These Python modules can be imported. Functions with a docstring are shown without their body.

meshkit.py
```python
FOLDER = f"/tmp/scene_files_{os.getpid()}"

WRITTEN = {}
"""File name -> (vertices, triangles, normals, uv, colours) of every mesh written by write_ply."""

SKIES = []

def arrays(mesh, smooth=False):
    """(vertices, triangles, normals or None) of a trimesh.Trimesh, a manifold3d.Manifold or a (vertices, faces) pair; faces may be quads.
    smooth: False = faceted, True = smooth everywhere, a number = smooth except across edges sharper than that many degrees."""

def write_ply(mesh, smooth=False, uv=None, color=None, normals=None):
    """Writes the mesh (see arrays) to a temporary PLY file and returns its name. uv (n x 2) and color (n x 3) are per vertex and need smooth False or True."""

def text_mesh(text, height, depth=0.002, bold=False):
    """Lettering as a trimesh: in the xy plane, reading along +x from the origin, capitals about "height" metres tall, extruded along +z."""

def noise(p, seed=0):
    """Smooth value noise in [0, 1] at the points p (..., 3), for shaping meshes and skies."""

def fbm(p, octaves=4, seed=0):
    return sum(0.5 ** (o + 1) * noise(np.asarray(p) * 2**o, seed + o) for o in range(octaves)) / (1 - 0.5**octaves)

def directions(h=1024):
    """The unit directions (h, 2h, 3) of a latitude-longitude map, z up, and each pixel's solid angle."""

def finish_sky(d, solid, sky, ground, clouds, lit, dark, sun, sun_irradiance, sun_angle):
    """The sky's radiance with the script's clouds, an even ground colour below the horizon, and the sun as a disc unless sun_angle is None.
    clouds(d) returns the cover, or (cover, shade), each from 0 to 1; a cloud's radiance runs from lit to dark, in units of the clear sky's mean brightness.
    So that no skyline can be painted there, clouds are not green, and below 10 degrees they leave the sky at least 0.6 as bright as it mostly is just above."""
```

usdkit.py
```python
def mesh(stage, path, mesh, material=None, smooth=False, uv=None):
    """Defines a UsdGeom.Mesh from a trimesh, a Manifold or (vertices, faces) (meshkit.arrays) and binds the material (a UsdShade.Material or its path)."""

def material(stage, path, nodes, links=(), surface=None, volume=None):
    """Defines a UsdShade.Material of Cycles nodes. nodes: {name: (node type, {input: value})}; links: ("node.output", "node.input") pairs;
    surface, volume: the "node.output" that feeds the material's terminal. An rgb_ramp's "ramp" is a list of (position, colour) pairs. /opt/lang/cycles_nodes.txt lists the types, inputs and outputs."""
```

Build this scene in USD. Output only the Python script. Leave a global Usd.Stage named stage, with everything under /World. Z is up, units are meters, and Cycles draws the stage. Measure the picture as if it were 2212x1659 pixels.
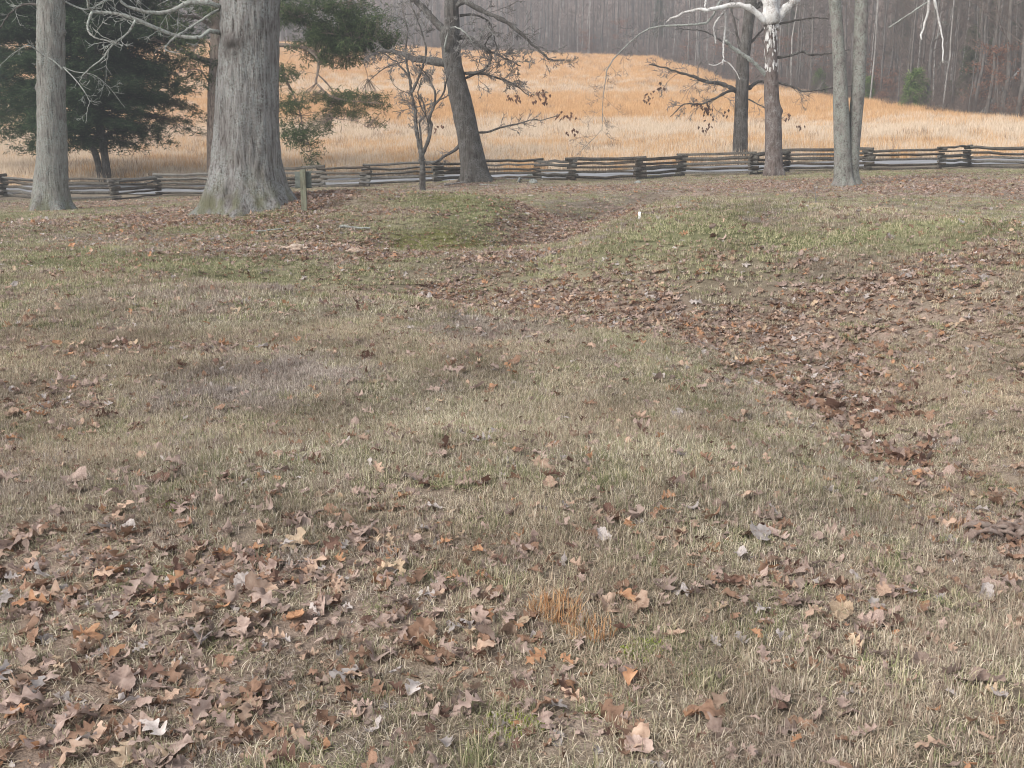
import math, random
import numpy as np, trimesh
from scipy.spatial import cKDTree
import usdkit, meshkit
from pxr import Usd, UsdGeom, UsdLux, UsdShade, Sdf, Gf, Vt

stage = Usd.Stage.CreateInMemory()
UsdGeom.SetStageUpAxis(stage, UsdGeom.Tokens.z)
UsdGeom.SetStageMetersPerUnit(stage, 1.0)
UsdGeom.Xform.Define(stage, '/World'); UsdGeom.Scope.Define(stage, '/World/Looks')
M = lambda name, *a, **k: usdkit.material(stage, '/World/Looks/' + name, *a, **k)

# ------------------------------------------------------------------ camera, sky, sun, exposure
EYE, PITCH, FPX, CX, CY = 1.6, math.radians(13.2), 2236.5, 1106.0, 829.5      # measured on a 2212 x 1659 view of the photograph
EXPOSURE = 1.36
SUN_EL, SUN_AZ = math.radians(42), math.radians(-125)                          # azimuth from +y towards +x
cam = UsdGeom.Camera.Define(stage, '/World/camera')
cam.CreateHorizontalApertureAttr(36.0); cam.CreateVerticalApertureAttr(27.0)
cam.CreateFocalLengthAttr(36.0 * FPX / 2212)
cam.CreateClippingRangeAttr(Gf.Vec2f(0.05, 5000)); cam.CreateExposureAttr(EXPOSURE)
cx_ = UsdGeom.Xformable(cam); cx_.AddTranslateOp().Set(Gf.Vec3d(0, 0, EYE)); cx_.AddRotateXOp().Set(90 - math.degrees(PITCH))

dome = UsdLux.DomeLight.Define(stage, '/World/sky')
dome.GetPrim().SetCustomDataByKey('kind', 'structure'); dome.GetPrim().SetCustomDataByKey('label', 'pale overcast winter sky above the wooded hill'); dome.GetPrim().SetCustomDataByKey('category', 'sky')
sky_m = M('sky_look', {
    's': ('sky_texture', {'sky_type': 'single_scattering', 'sun_disc': False, 'sun_elevation': SUN_EL, 'sun_rotation': SUN_AZ, 'aerosol_density': 2.0}),
    'w': ('rgb_to_bw', {}), 'c': ('combine_color', {'color_type': 'rgb'}), 'tc': ('texture_coordinate', {}),
    'n': ('noise_texture', {'scale': 2.2, 'detail': 5.0, 'roughness': 0.55}),
    'f': ('map_range', {'from_min': 0.25, 'from_max': 0.7, 'to_min': 0.55, 'to_max': 0.92}),
    'm': ('mix', {'mix_type': 'mix'}), 'b': ('background_shader', {'strength': 0.15})},
    [('tc.generated', 'n.vector'), ('n.fac', 'f.value'), ('s.color', 'w.color'), ('w.val', 'c.r'), ('w.val', 'c.g'), ('w.val', 'c.b'),
     ('f.result', 'm.fac'), ('s.color', 'm.color1'), ('c.color', 'm.color2'), ('m.color', 'b.color')], surface='b.background')
UsdShade.MaterialBindingAPI.Apply(dome.GetPrim()).Bind(sky_m)
sun = UsdLux.DistantLight.Define(stage, '/World/sun')
sun.CreateIntensityAttr(0.4); sun.CreateAngleAttr(14.0); sun.CreateColorAttr(Gf.Vec3f(1.0, 0.95, 0.88)); sun.CreateNormalizeAttr(True)
sx = UsdGeom.Xformable(sun); sx.AddRotateZOp().Set(-math.degrees(SUN_AZ)); sx.AddRotateXOp().Set(math.degrees(SUN_EL) - 90 + 180 - 0)
# the light shines along -z: after the two turns -z must point away from the sun
def _aim():
    d = np.array([math.sin(SUN_AZ) * math.cos(SUN_EL), math.cos(SUN_AZ) * math.cos(SUN_EL), math.sin(SUN_EL)])
    x = np.cross([0, 0, 1.0], d); x /= np.linalg.norm(x); y = np.cross(d, x)
    sx.ClearXformOpOrder(); sun.GetPrim().RemoveProperty('xformOp:rotateX'); sun.GetPrim().RemoveProperty('xformOp:rotateZ')
    sx.AddTransformOp().Set(Gf.Matrix4d(*x, 0, *y, 0, *d, 0, 0, 0, 0, 1))
_aim()

# ------------------------------------------------------------------ helpers: names, tags, meshes
used = {}
def numbered(parent, name):
    k = used.get((parent, name), 0); used[(parent, name)] = k + 1
    return f'{parent}/{name}' + (f'_{k:03d}' if k else '')
def tag(p, label=None, cat=None, group=None, kind=None):
    for k, v in (('label', label), ('category', cat), ('group', group), ('kind', kind)):
        if v: p.SetCustomDataByKey(k, v)
    return p
def thing(name, loc, label=None, cat=None, group=None):
    x = UsdGeom.Xform.Define(stage, numbered('/World', name)); x.AddTranslateOp().Set(Gf.Vec3d(*map(float, loc)))
    return tag(x.GetPrim(), label, cat, group)
def obj(name, mesh, mat, parent=None, smooth=False, off=None):
    pp = '/World' if parent is None else str(parent.GetPath())
    if isinstance(mesh, list): mesh = join(mesh)
    if isinstance(mesh, trimesh.Trimesh): mesh = (mesh.vertices, mesh.faces)
    v, f = np.asarray(mesh[0], float), np.asarray(mesh[1])
    if off is not None: v = v - np.asarray(off)
    p = usdkit.mesh(stage, numbered(pp, name), (v, f), mat, smooth=smooth).GetPrim()
    if len(mesh) == 3: primvar(p, 'tone', tones(len(v), mesh[2]))
    return p
def tones(n, m): return np.repeat(np.random.default_rng(n).uniform(0, 1, n // m), m)      # one tone for every blade or needle of m vertices
def join(ms):
    V, F, n = [], [], 0
    for v, f in ms:
        f = np.asarray(f)
        if f.shape[1] == 4: f = np.vstack([f[:, [0, 1, 2]], f[:, [0, 2, 3]]])
        V.append(np.asarray(v, float)); F.append(f + n); n += len(v)
    return np.vstack(V), np.vstack(F)
def primvar(prim, name, vals):
    UsdGeom.PrimvarsAPI(prim).CreatePrimvar(name, Sdf.ValueTypeNames.FloatArray, 'vertex').Set(Vt.FloatArray.FromNumpy(np.asarray(vals, np.float32)))
def instancer(path, protos, idx, pos, quat, scale, label, cat, kind='stuff'):
    """protos: list of (mesh, material)"""
    pi = UsdGeom.PointInstancer.Define(stage, path)
    for i, (m, mt) in enumerate(protos):
        q = usdkit.mesh(stage, f'{path}/kinds/{cat.replace(" ", "_")}_{i:03d}', m[:2], mt)
        if len(m) == 3: primvar(q.GetPrim(), 'tone', tones(len(m[0]), m[2]))
        pi.GetPrototypesRel().AddTarget(q.GetPath())
    pi.CreateProtoIndicesAttr(Vt.IntArray.FromNumpy(np.asarray(idx, np.int32)))
    pi.CreatePositionsAttr(Vt.Vec3fArray.FromNumpy(np.asarray(pos, np.float32)))
    h = np.asarray(quat, np.float32)
    pi.CreateOrientationsAttr(Vt.QuathArray([Gf.Quath(float(a), float(b), float(c), float(d)) for a, b, c, d in h]))
    s = np.asarray(scale, np.float32); s = s if s.ndim == 2 else np.repeat(s[:, None], 3, 1)
    pi.CreateScalesAttr(Vt.Vec3fArray.FromNumpy(s))
    return tag(pi.GetPrim(), label, cat, kind=kind)
def quat_zt(yaw, tx=None, ty=None):
    """yaw about z followed by small tilts about x and y (arrays), as w,x,y,z"""
    yaw = np.asarray(yaw); tx = np.zeros_like(yaw) if tx is None else tx; ty = np.zeros_like(yaw) if ty is None else ty
    def mul(a, b):
        w1, x1, y1, z1 = a; w2, x2, y2, z2 = b
        return (w1*w2-x1*x2-y1*y2-z1*z2, w1*x2+x1*w2+y1*z2-z1*y2, w1*y2-x1*z2+y1*w2+z1*x2, w1*z2+x1*y2-y1*x2+z1*w2)
    z = np.zeros_like(yaw)
    qz = (np.cos(yaw/2), z, z, np.sin(yaw/2)); qx = (np.cos(tx/2), np.sin(tx/2), z, z); qy = (np.cos(ty/2), z, np.sin(ty/2), z)
    return np.stack(mul(qy, mul(qx, qz)), 1)

# ------------------------------------------------------------------ picture measurements -> rays -> places
_cp, _sp = math.cos(PITCH), math.sin(PITCH)
def ray(px, py):
    u, v = (np.asarray(px, float) - CX) / FPX, (CY - np.asarray(py, float)) / FPX
    return np.stack([u + 0 * v, _cp + v * _sp, -_sp + v * _cp], -1)
def at(px, py, Y):
    d = ray(px, py); return np.array([0, 0, EYE]) + d * (np.asarray(Y, float) / d[..., 1])[..., None]
def flat(px, py, z=0.0):
    d = ray(px, py); t = (z - EYE) / d[..., 2]; return (d * t[..., None])[..., :2]
def S(a, b, t):
    t = np.clip((t - a) / (b - a), 0, 1); return t * t * (3 - 2 * t)
def spline(pts, n=80):
    pts = np.asarray(pts, float); k = len(pts); t = np.linspace(0, k - 1, n); i = np.clip(t.astype(int), 0, k - 2); u = (t - i)[:, None]
    p0, p1, p2, p3 = pts[np.clip(i-1, 0, k-1)], pts[i], pts[i+1], pts[np.clip(i+2, 0, k-1)]
    return 0.5 * (2*p1 + (p2-p0)*u + (2*p0-5*p1+4*p2-p3)*u**2 + (3*p1-p0-3*p2+p3)*u**3)

# ------------------------------------------------------------------ terrain
JOINTS = [(-190, 420, 44), (-60, 428, 45.5), (7, 413, 47), (112, 428, 45), (248, 433, 45.2), (342, 413, 47.6), (475, 420, 45.2), (585, 402, 47.2), (694, 401, 47.0), (792, 403, 45.2), (944, 400, 45.6),
          (1040, 388, 47.6), (1160, 382, 47.2), (1237, 386, 45.6), (1380, 388, 45.2), (1473, 378, 47.2), (1623, 376, 45.2), (1700, 366, 47.6), (1873, 368, 45.2),
          (2028, 367, 45.2), (2090, 359, 47.4), (2240, 365, 45.2), (2320, 357, 47.4), (2480, 362, 45.2)]
_fx = np.array([-190, 7, 248, 470, 694, 792, 1000, 1380, 1623, 1873, 2028, 2300]); _fr = np.array([438, 432, 433, 424, 408, 404, 397, 388, 378, 369, 366, 366]); _fp = at(_fx, _fr, 45.4)
def fence_z(x): return np.interp(x, _fp[:, 0], _fp[:, 2])
A_ = spline(flat(*np.array([(1450, 436), (1365, 456), (1290, 482), (1215, 508), (1150, 532), (1085, 549), (960, 556), (800, 553), (640, 547)]).T, z=-.3), 120); TREE_A = cKDTree(A_)
B_ = spline(flat(*np.array([(560, 600), (800, 612), (1000, 628), (1200, 655), (1400, 684), (1590, 716), (1740, 775), (1840, 860), (1940, 950), (2080, 1050), (2260, 1180), (2500, 1340)]).T, z=-.15), 160); TREE_B = cKDTree(B_)
C_ = spline(flat(*np.array([(1130, 582), (1280, 566), (1400, 525), (1490, 480), (1650, 484), (1880, 520), (2212, 575), (2500, 640)]).T, z=.25), 160); TREE_C = cKDTree(C_)
D_ = spline(flat(*np.array([(1700, 820), (1790, 880), (1900, 960), (2050, 1060), (2250, 1190)]).T), 80); TREE_D = cKDTree(D_)
OAKXY = flat(545, 462)
_ed = np.array([(-900, 105, 210), (-300, 97, 205), (0, 93, 200), (400, 90, 200), (620, 95, 200), (850, 102, 200), (1000, 112, 195), (1200, 119, 190), (1400, 126, 180), (1500, 150, 165), (1560, 178, 155), (1650, 194, 142), (1780, 214, 130), (1900, 229, 118), (2000, 246, 108), (2100, 260, 98), (2212, 271, 90), (2600, 284, 78), (3200, 290, 70)], float)
_er = ray(_ed[:, 0], _ed[:, 1]); _eaz = np.arctan2(_er[:, 0], _er[:, 1]); _etan = _er[:, 2] / np.hypot(_er[:, 0], _er[:, 1])
def edge_D(az): return np.interp(az, _eaz, _ed[:, 2])
FIELD0 = 58.0
def height(x, y):
    x, y = np.broadcast_arrays(np.asarray(x, float), np.asarray(y, float)); sh = x.shape; x, y = x.ravel(), y.ravel(); p = np.stack([x, y], 1)
    D = np.hypot(x, y); az = np.arctan2(x, y)
    z = fence_z(np.clip(x, -45, 45)) * S(14, 45, y)
    dA, dB, dD = (T.query(p)[0] for T in (TREE_A, TREE_B, TREE_D)); dC = TREE_C.query(p)[0]
    fadeA = S(flat(620, 546)[0], flat(900, 552)[0], x)
    z = z - (0.18 + .42 * fadeA) * np.exp(-(dA / (.75 + .4 * fadeA)) ** 2) - (.20 + .14 * S(5, 8.5, y)) * np.exp(-(dB / (.75 + .35 * S(5, 9, y))) ** 2) + np.interp(x, [-.4, .8, 2.1, 3.0], [.02, .18, .50, .64]) * np.exp(-(dC / 1.5) ** 2)
    m = flat(1730, 565, .25); z = z + .34 * np.exp(-((x - m[0]) / 1.35) ** 2 - ((y - m[1]) / 2.3) ** 2)
    z = z + (.085 * np.exp(-((y - 4.9 - .15 * x) / .75) ** 2) - .07 * np.exp(-((y - 6.5 - .15 * x) / .8) ** 2)) * (1 - S(.6, 2.0, x))
    m = flat(1000, 430, .4); z = z + 0.55 * np.exp(-((x - m[0]) / 5.5) ** 2 - ((y - m[1]) / 2.6) ** 2)
    m = flat(1040, 396); z = z + 0.25 * np.exp(-((x - m[0]) / 2.5) ** 2 - ((y - 43.5) / 2.0) ** 2)
    m = flat(560, 470); z = z + 0.22 * np.exp(-((x - m[0]) / 2.6) ** 2 - ((y - m[1] - 0.8) / 2.0) ** 2)
    m = flat(108, 456); z = z + 0.12 * np.exp(-((x - m[0]) / 1.4) ** 2 - ((y - m[1] - 0.5) / 1.4) ** 2)
    q = np.stack([x, y, 0 * x], 1); w = 1 - S(38, 44, D)
    z = z + w * (0.09 * (meshkit.noise(q * 0.28, 3) - 0.5) + 0.06 * (meshkit.noise(q * 1.1, 5) - 0.5)) + 0.02 * (meshkit.noise(q * 3.7, 7) - 0.5) * (1 - S(20, 30, D))
    far = D > FIELD0 - 9
    if far.any():
        De = edge_D(az[far]); z1 = EYE + De * np.interp(az[far], _eaz, _etan); d = D[far]
        z0 = z[far]; t = np.clip((d - FIELD0 + 9) / (De - FIELD0 + 9), 0, 1)
        qq = q[far]
        zz = z0 + (z1 - z0) * (t ** 1.35) + 0.5 * (meshkit.noise(qq * 0.06, 11) - 0.5) * S(0, .3, t) * S(0, .15, 1 - t)
        u = np.clip(d - De, 0, 170); hill = 0.10 * u + 0.0013 * u * u
        z[far] = zz + hill
    return z.reshape(sh)
def ground(px, py, z0=0.0):
    """where the ray through a measured point meets the terrain"""
    d = ray(px, py); d = d / np.linalg.norm(d); t = np.geomspace(1.2, 330, 3000); P = np.array([0, 0, EYE]) + d * t[:, None]
    g = P[:, 2] - height(P[:, 0], P[:, 1]); i = np.nonzero(g < 0)[0]
    i = i[0] if len(i) else len(t) - 1
    return P[i] if i == 0 else P[i-1] + (P[i] - P[i-1]) * g[i-1] / (g[i-1] - g[i])
def onground(x, y): return np.array([x, y, float(height(x, y))])

# patches on the lawn: (centre, radii) measured in the picture, laid down as ellipses on the ground
_pc = {}
def patch_place(it):
    if it not in _pc:
        px, py, rx, ry, a = it; c = ground(px, py); dist = math.hypot(c[0], c[1]); n_, f_ = ground(px, py + ry), ground(px, py - ry)
        _pc[it] = (c[0], c[1], rx / FPX * dist, min(.5 * math.hypot(n_[0] - f_[0], n_[1] - f_[1]), 5 * rx / FPX * dist))
    return _pc[it]
def patch_field(x, y, items):
    out = np.zeros(np.shape(x))
    for it in items:
        cx_0, cy_0, ex, ey = patch_place(it); q = ((x - cx_0) / ex) ** 2 + ((y - cy_0) / ey) ** 2; k_ = q < 5
        out[k_] = np.maximum(out[k_], it[4] * np.exp(-q[k_] ** 1.3))
    return out
LEAFY = [(300, 1560, 700, 130, 1.0), (600, 1300, 600, 110, .85), (150, 1200, 300, 60, .7), (1000, 1180, 300, 50, .6), (1150, 1480, 300, 130, .45), (1800, 1310, 330, 90, .6), (1900, 1480, 300, 120, .35), (1600, 1600, 500, 60, .55), (1250, 1560, 350, 90, .5), (1250, 1250, 220, 60, .35),
         (300, 752, 420, 14, .55), (1860, 890, 150, 40, 1.0), (1900, 975, 110, 36, .9), (1790, 850, 70, 18, .7), (1990, 930, 60, 26, .6), (2150, 1010, 150, 70, .45), (2150, 860, 160, 60, .4), (1290, 482, 90, 28, 1.0), (1190, 520, 90, 22, 1.0), (1080, 556, 120, 10, .8), (880, 552, 200, 7, .7), (700, 540, 120, 10, .5),
         (1900, 620, 450, 60, .34), (1500, 620, 300, 44, .5), (2100, 710, 260, 70, .34), (1250, 640, 300, 26, .8), (1600, 690, 330, 34, .9), (1850, 735, 200, 26, .7), (1000, 612, 260, 14, .6), (2030, 400, 260, 22, .9), (1700, 400, 350, 12, .8), (1300, 408, 260, 7, .75), (800, 425, 120, 12, .7), (830, 460, 160, 5, .7), (700, 415, 140, 10, .6), (200, 490, 240, 18, .55), (450, 520, 250, 16, .4), (1000, 402, 140, 7, .6),
         (120, 440, 200, 8, .5), (330, 440, 90, 7, .5), (100, 860, 280, 60, .28), (700, 1060, 500, 60, .18), (1500, 1130, 260, 30, .3), (2140, 1240, 200, 80, .35), (2150, 1560, 150, 100, .5)]
GREEN = [(560, 485, 260, 22, .8), (250, 565, 420, 22, .6), (760, 520, 300, 18, .75), (960, 535, 170, 10, .9), (900, 500, 220, 10, .6), (1020, 425, 110, 10, 1.0), (920, 432, 80, 10, .9), (1500, 500, 300, 35, .6), (1900, 505, 420, 18, .8), (2080, 515, 160, 14, .9), (1500, 560, 250, 30, .4), (90, 462, 120, 8, .7), (1000, 600, 200, 14, .3),
         (1500, 470, 160, 12, .5), (1950, 374, 380, 5, .7), (1100, 660, 300, 20, .25), (1300, 1420, 240, 60, .4), (1650, 1150, 200, 60, .3), (1100, 1570, 90, 14, .7), (330, 1390, 160, 40, .35), (380, 1090, 80, 10, .6), (1500, 800, 300, 60, .25), (1960, 1620, 150, 50, .4)]
MOSS = [(560, 468, 90, 6, 1.0), (480, 520, 110, 5, .8), (720, 508, 90, 5, .7), (950, 540, 120, 5, .9), (400, 545, 60, 4, .5), (960, 428, 70, 5, .9), (1050, 420, 60, 5, .6), (830, 425, 30, 3, .6), (880, 540, 60, 5, .6), (1300, 464, 50, 3, .6)]
def trench(x, y, T, w): return np.exp(-(T.query(np.stack([np.ravel(x), np.ravel(y)], 1))[0] / w) ** 2).reshape(np.shape(x))
def noisy(x, y, s, seed): return meshkit.fbm(np.stack([np.asarray(x) * s, np.asarray(y) * s, 0 * np.asarray(x)], -1), 3, seed)
def leaf_amount(x, y):
    a = patch_field(x, y, LEAFY)
    a = np.maximum(a, 1.25 * trench(x, y, TREE_A, .95)); b = trench(x, y, TREE_B, .75) * S(flat(700, 610)[0], flat(1000, 620)[0], x) * (.35 + .65 * S(6, 8.5, y)); a = np.maximum(a, b)
    n = noisy(x, y, 1.3, 21) * .6 + noisy(x, y, .35, 23) * .4
    return np.clip(a * (0.42 + 1.4 * S(.3, .65, n)) + 0.08 + 0.20 * S(.42, .7, n) + .09 * (1 - S(4, 6.5, np.hypot(x, y))), 0, 1.1)
def green_amount(x, y):
    return np.clip(patch_field(x, y, GREEN) * (.5 + .9 * noisy(x, y, .8, 31)) + .16 * S(.5, .75, noisy(x, y, .5, 33)) + .3 * S(9, 14, np.hypot(x, y)) * (1 - S(30, 38, np.hypot(x, y))) * S(.35, .6, noisy(x, y, .4, 35)) - .3 * leaf_amount(x, y), 0, 1)
def moss_amount(x, y): return np.clip(patch_field(x, y, MOSS) * S(.38, .6, noisy(x, y, 1.5, 41)), 0, 1)

# ------------------------------------------------------------------ materials
ground_m = M('lawn_soil', {
    'g': ('geometry', {}), 'n1': ('noise_texture', {'scale': 9.0, 'detail': 6.0, 'roughness': .7}), 'n2': ('noise_texture', {'scale': 90.0, 'detail': 3.0}), 'n3': ('noise_texture', {'scale': .6, 'detail': 4.0}),
    'r1': ('rgb_ramp', {'ramp': [(.25, (.075, .062, .046)), (.5, (.155, .132, .098)), (.75, (.25, .215, .16))]}),
    'r2': ('rgb_ramp', {'ramp': [(.25, (.10, .075, .058)), (.5, (.20, .152, .12)), (.75, (.33, .265, .215))]}),
    'gr': ('rgb_ramp', {'ramp': [(.3, (.085, .095, .045)), (.7, (.20, .20, .105))]}), 'ms': ('rgb_ramp', {'ramp': [(.3, (.10, .10, .035)), (.7, (.22, .215, .085))]}),
    'al': ('attribute', {'attribute': 'leafy'}), 'ag': ('attribute', {'attribute': 'green'}), 'am': ('attribute', {'attribute': 'moss'}),
    'mx': ('mix', {}), 'mg': ('mix', {}), 'mm': ('mix', {}), 'md': ('mix', {'mix_type': 'multiply', 'fac': .7}), 'rd': ('rgb_ramp', {'ramp': [(.3, (.55, .52, .5)), (.65, (1.15, 1.15, 1.15))]}),
    'av': ('math', {'math_type': 'multiply_add', 'value2': .5, 'value3': 0.0}), 'av2': ('math', {'math_type': 'multiply_add', 'value2': .5}),
    'b': ('bump', {'strength': .8, 'distance': .03}), 'p': ('principled_bsdf', {'roughness': .95, 'specular_ior_level': .1})},
    [('g.position', 'n1.vector'), ('g.position', 'n2.vector'), ('g.position', 'n3.vector'), ('n1.fac', 'av.value1'), ('n2.fac', 'av2.value1'), ('av.value', 'av2.value3'),
     ('av2.value', 'r1.fac'), ('av2.value', 'r2.fac'), ('av2.value', 'gr.fac'), ('av2.value', 'ms.fac'), ('al.fac', 'mx.fac'), ('r1.color', 'mx.color1'), ('r2.color', 'mx.color2'),
     ('ag.fac', 'mg.fac'), ('mx.color', 'mg.color1'), ('gr.color', 'mg.color2'), ('am.fac', 'mm.fac'), ('mg.color', 'mm.color1'), ('ms.color', 'mm.color2'),
     ('n3.fac', 'rd.fac'), ('mm.color', 'md.color1'), ('rd.color', 'md.color2'), ('md.color', 'p.base_color'), ('av2.value', 'b.height'), ('b.normal', 'p.normal')], surface='p.BSDF')

def blade_mat(name, cols, patch=None, ps=.5, trans=.25, stretch=(1, 1, 1), lo=.4, hi=.6, vary=False):
    """plant matter: a colour per blade from the list, drifting to the patch list with a noise over the ground"""
    nd = {'g': ('geometry', {}), 'at': ('attribute', {'attribute': 'tone'}), 'r': ('rgb_ramp', {'ramp': cols}), 'p': ('diffuse_bsdf', {'roughness': .5}), 't': ('translucent_bsdf', {}), 'mc': ('mix_closure', {'fac': trans})}
    ln = [('at.fac', 'r.fac'), ('p.BSDF', 'mc.closure1'), ('t.BSDF', 'mc.closure2')]; col = 'r.color'
    if patch:
        nd.update({'r2': ('rgb_ramp', {'ramp': patch}), 'mp': ('mapping', {'scale': stretch}), 'n': ('noise_texture', {'scale': ps, 'detail': 3.0}), 'mr': ('map_range', {'from_min': lo, 'from_max': hi, 'clamp': True}), 'm': ('mix', {})})
        ln += [('at.fac', 'r2.fac'), ('g.position', 'mp.vector'), ('mp.vector', 'n.vector'), ('n.fac', 'mr.value'), ('mr.result', 'm.fac'), ('r.color', 'm.color1'), ('r2.color', 'm.color2')]; col = 'm.color'
    if vary:
        nd.update({'nv': ('noise_texture', {'scale': 1.1, 'detail': 5.0, 'roughness': .6}), 'rv': ('rgb_ramp', {'ramp': [(.3, (.60, .57, .56)), (.5, (.98, .96, .94)), (.7, (1.25, 1.24, 1.2))]}), 'mv': ('mix', {'mix_type': 'multiply', 'fac': 1.0})})
        ln += [('g.position', 'nv.vector'), ('nv.fac', 'rv.fac'), (col, 'mv.color1'), ('rv.color', 'mv.color2')]; col = 'mv.color'
    ln += [(col, 'p.color'), (col, 't.color')]
    return M(name, nd, ln, surface='mc.closure')
dry_cols = [(0, (.13, .11, .08)), (.22, (.24, .205, .15)), (.42, (.37, .325, .24)), (.6, (.52, .46, .36)), (.66, (.19, .20, .115)), (.82, (.28, .285, .175)), (.86, (.52, .47, .37)), (1, (.68, .63, .53))]
dry_warm = [(0, (.16, .12, .092)), (.3, (.29, .23, .172)), (.6, (.44, .36, .27)), (.75, (.25, .245, .155)), (1, (.60, .52, .42))]
grey_cols = [(0, (.145, .12, .105)), (.4, (.26, .22, .195)), (.75, (.39, .34, .30)), (1, (.56, .51, .46))]
green_cols = [(0, (.085, .10, .05)), (.3, (.16, .175, .085)), (.55, (.25, .255, .14)), (.75, (.40, .36, .24)), (1, (.54, .47, .34))]
dry_m = blade_mat('dry_grass', dry_cols, dry_warm, .45, vary=True); thatch_m = blade_mat('grey_thatch', grey_cols, dry_warm, .3, vary=True)
green_m = blade_mat('green_grass', green_cols, [(0, (.11, .125, .06)), (.5, (.26, .26, .15)), (1, (.50, .44, .31))], .5, vary=True)
orange_m = blade_mat('rusty_grass', [(0, (.22, .11, .05)), (.5, (.40, .22, .11)), (1, (.52, .36, .21))]); lime_m = blade_mat('bright_moss', [(0, (.12, .15, .03)), (.6, (.26, .30, .07)), (1, (.34, .36, .12))])
moss_m = blade_mat('olive_moss', [(0, (.09, .095, .035)), (.6, (.19, .185, .07)), (1, (.28, .265, .12))])
field_m = blade_mat('bluestem', [(0, (.37, .22, .105)), (.5, (.54, .34, .17)), (1, (.66, .455, .265))])
pale_m = blade_mat('bleached_grass', [(0, (.43, .335, .24)), (.5, (.57, .465, .35)), (1, (.70, .595, .475))])
weed_m = blade_mat('field_weeds', [(0, (.13, .09, .065)), (1, (.26, .185, .135))])

def leaf_mat(name, a, b, dark):
    return M(name, {'tc': ('texture_coordinate', {}), 'n': ('noise_texture', {'scale': 28.0, 'detail': 4.0, 'roughness': .65}), 'n2': ('noise_texture', {'scale': 9.0}), 'r': ('rgb_ramp', {'ramp': [(.3, dark), (.45, a), (.7, b)]}),
        'oi': ('object_info', {}), 'h': ('hsv', {'saturation': .95}), 'mr': ('map_range', {'to_min': .6, 'to_max': 1.2}), 'b': ('bump', {'strength': .35, 'distance': .004}),
        'p': ('principled_bsdf', {'roughness': .75, 'specular_ior_level': .2}), 't': ('translucent_bsdf', {}), 'mc': ('mix_closure', {'fac': .18})},
        [('tc.object', 'n.vector'), ('tc.object', 'n2.vector'), ('n.fac', 'r.fac'), ('oi.random', 'mr.value'), ('mr.result', 'h.value'), ('r.color', 'h.color'), ('h.color', 'p.base_color'), ('h.color', 't.color'), ('n.fac', 'b.height'), ('b.normal', 'p.normal'),
         ('p.BSDF', 'mc.closure1'), ('t.BSDF', 'mc.closure2')], surface='mc.closure')
LEAF = {'brown': leaf_mat('leaf_brown', (.195, .112, .07), (.28, .17, .115), (.095, .05, .034)), 'tan': leaf_mat('leaf_tan', (.33, .22, .155), (.43, .31, .23), (.19, .115, .08)),
        'pinkish tan': leaf_mat('leaf_pink', (.27, .19, .155), (.37, .28, .235), (.15, .098, .08)), 'pale grey': leaf_mat('leaf_grey', (.33, .285, .26), (.44, .395, .37), (.19, .15, .135)),
        'orange brown': leaf_mat('leaf_orange', (.30, .15, .075), (.40, .235, .13), (.16, .07, .04)), 'dark brown': leaf_mat('leaf_dark', (.11, .06, .042), (.165, .095, .07), (.05, .028, .022)),
        'greyish brown': leaf_mat('leaf_greybrown', (.25, .18, .145), (.34, .26, .22), (.13, .085, .07)), 'straw': leaf_mat('leaf_straw', (.36, .26, .17), (.46, .35, .24), (.22, .14, .09))}
LEAFNAMES = list(LEAF); LEAFW = np.array([.20, .15, .23, .07, .06, .08, .17, .04])

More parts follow.
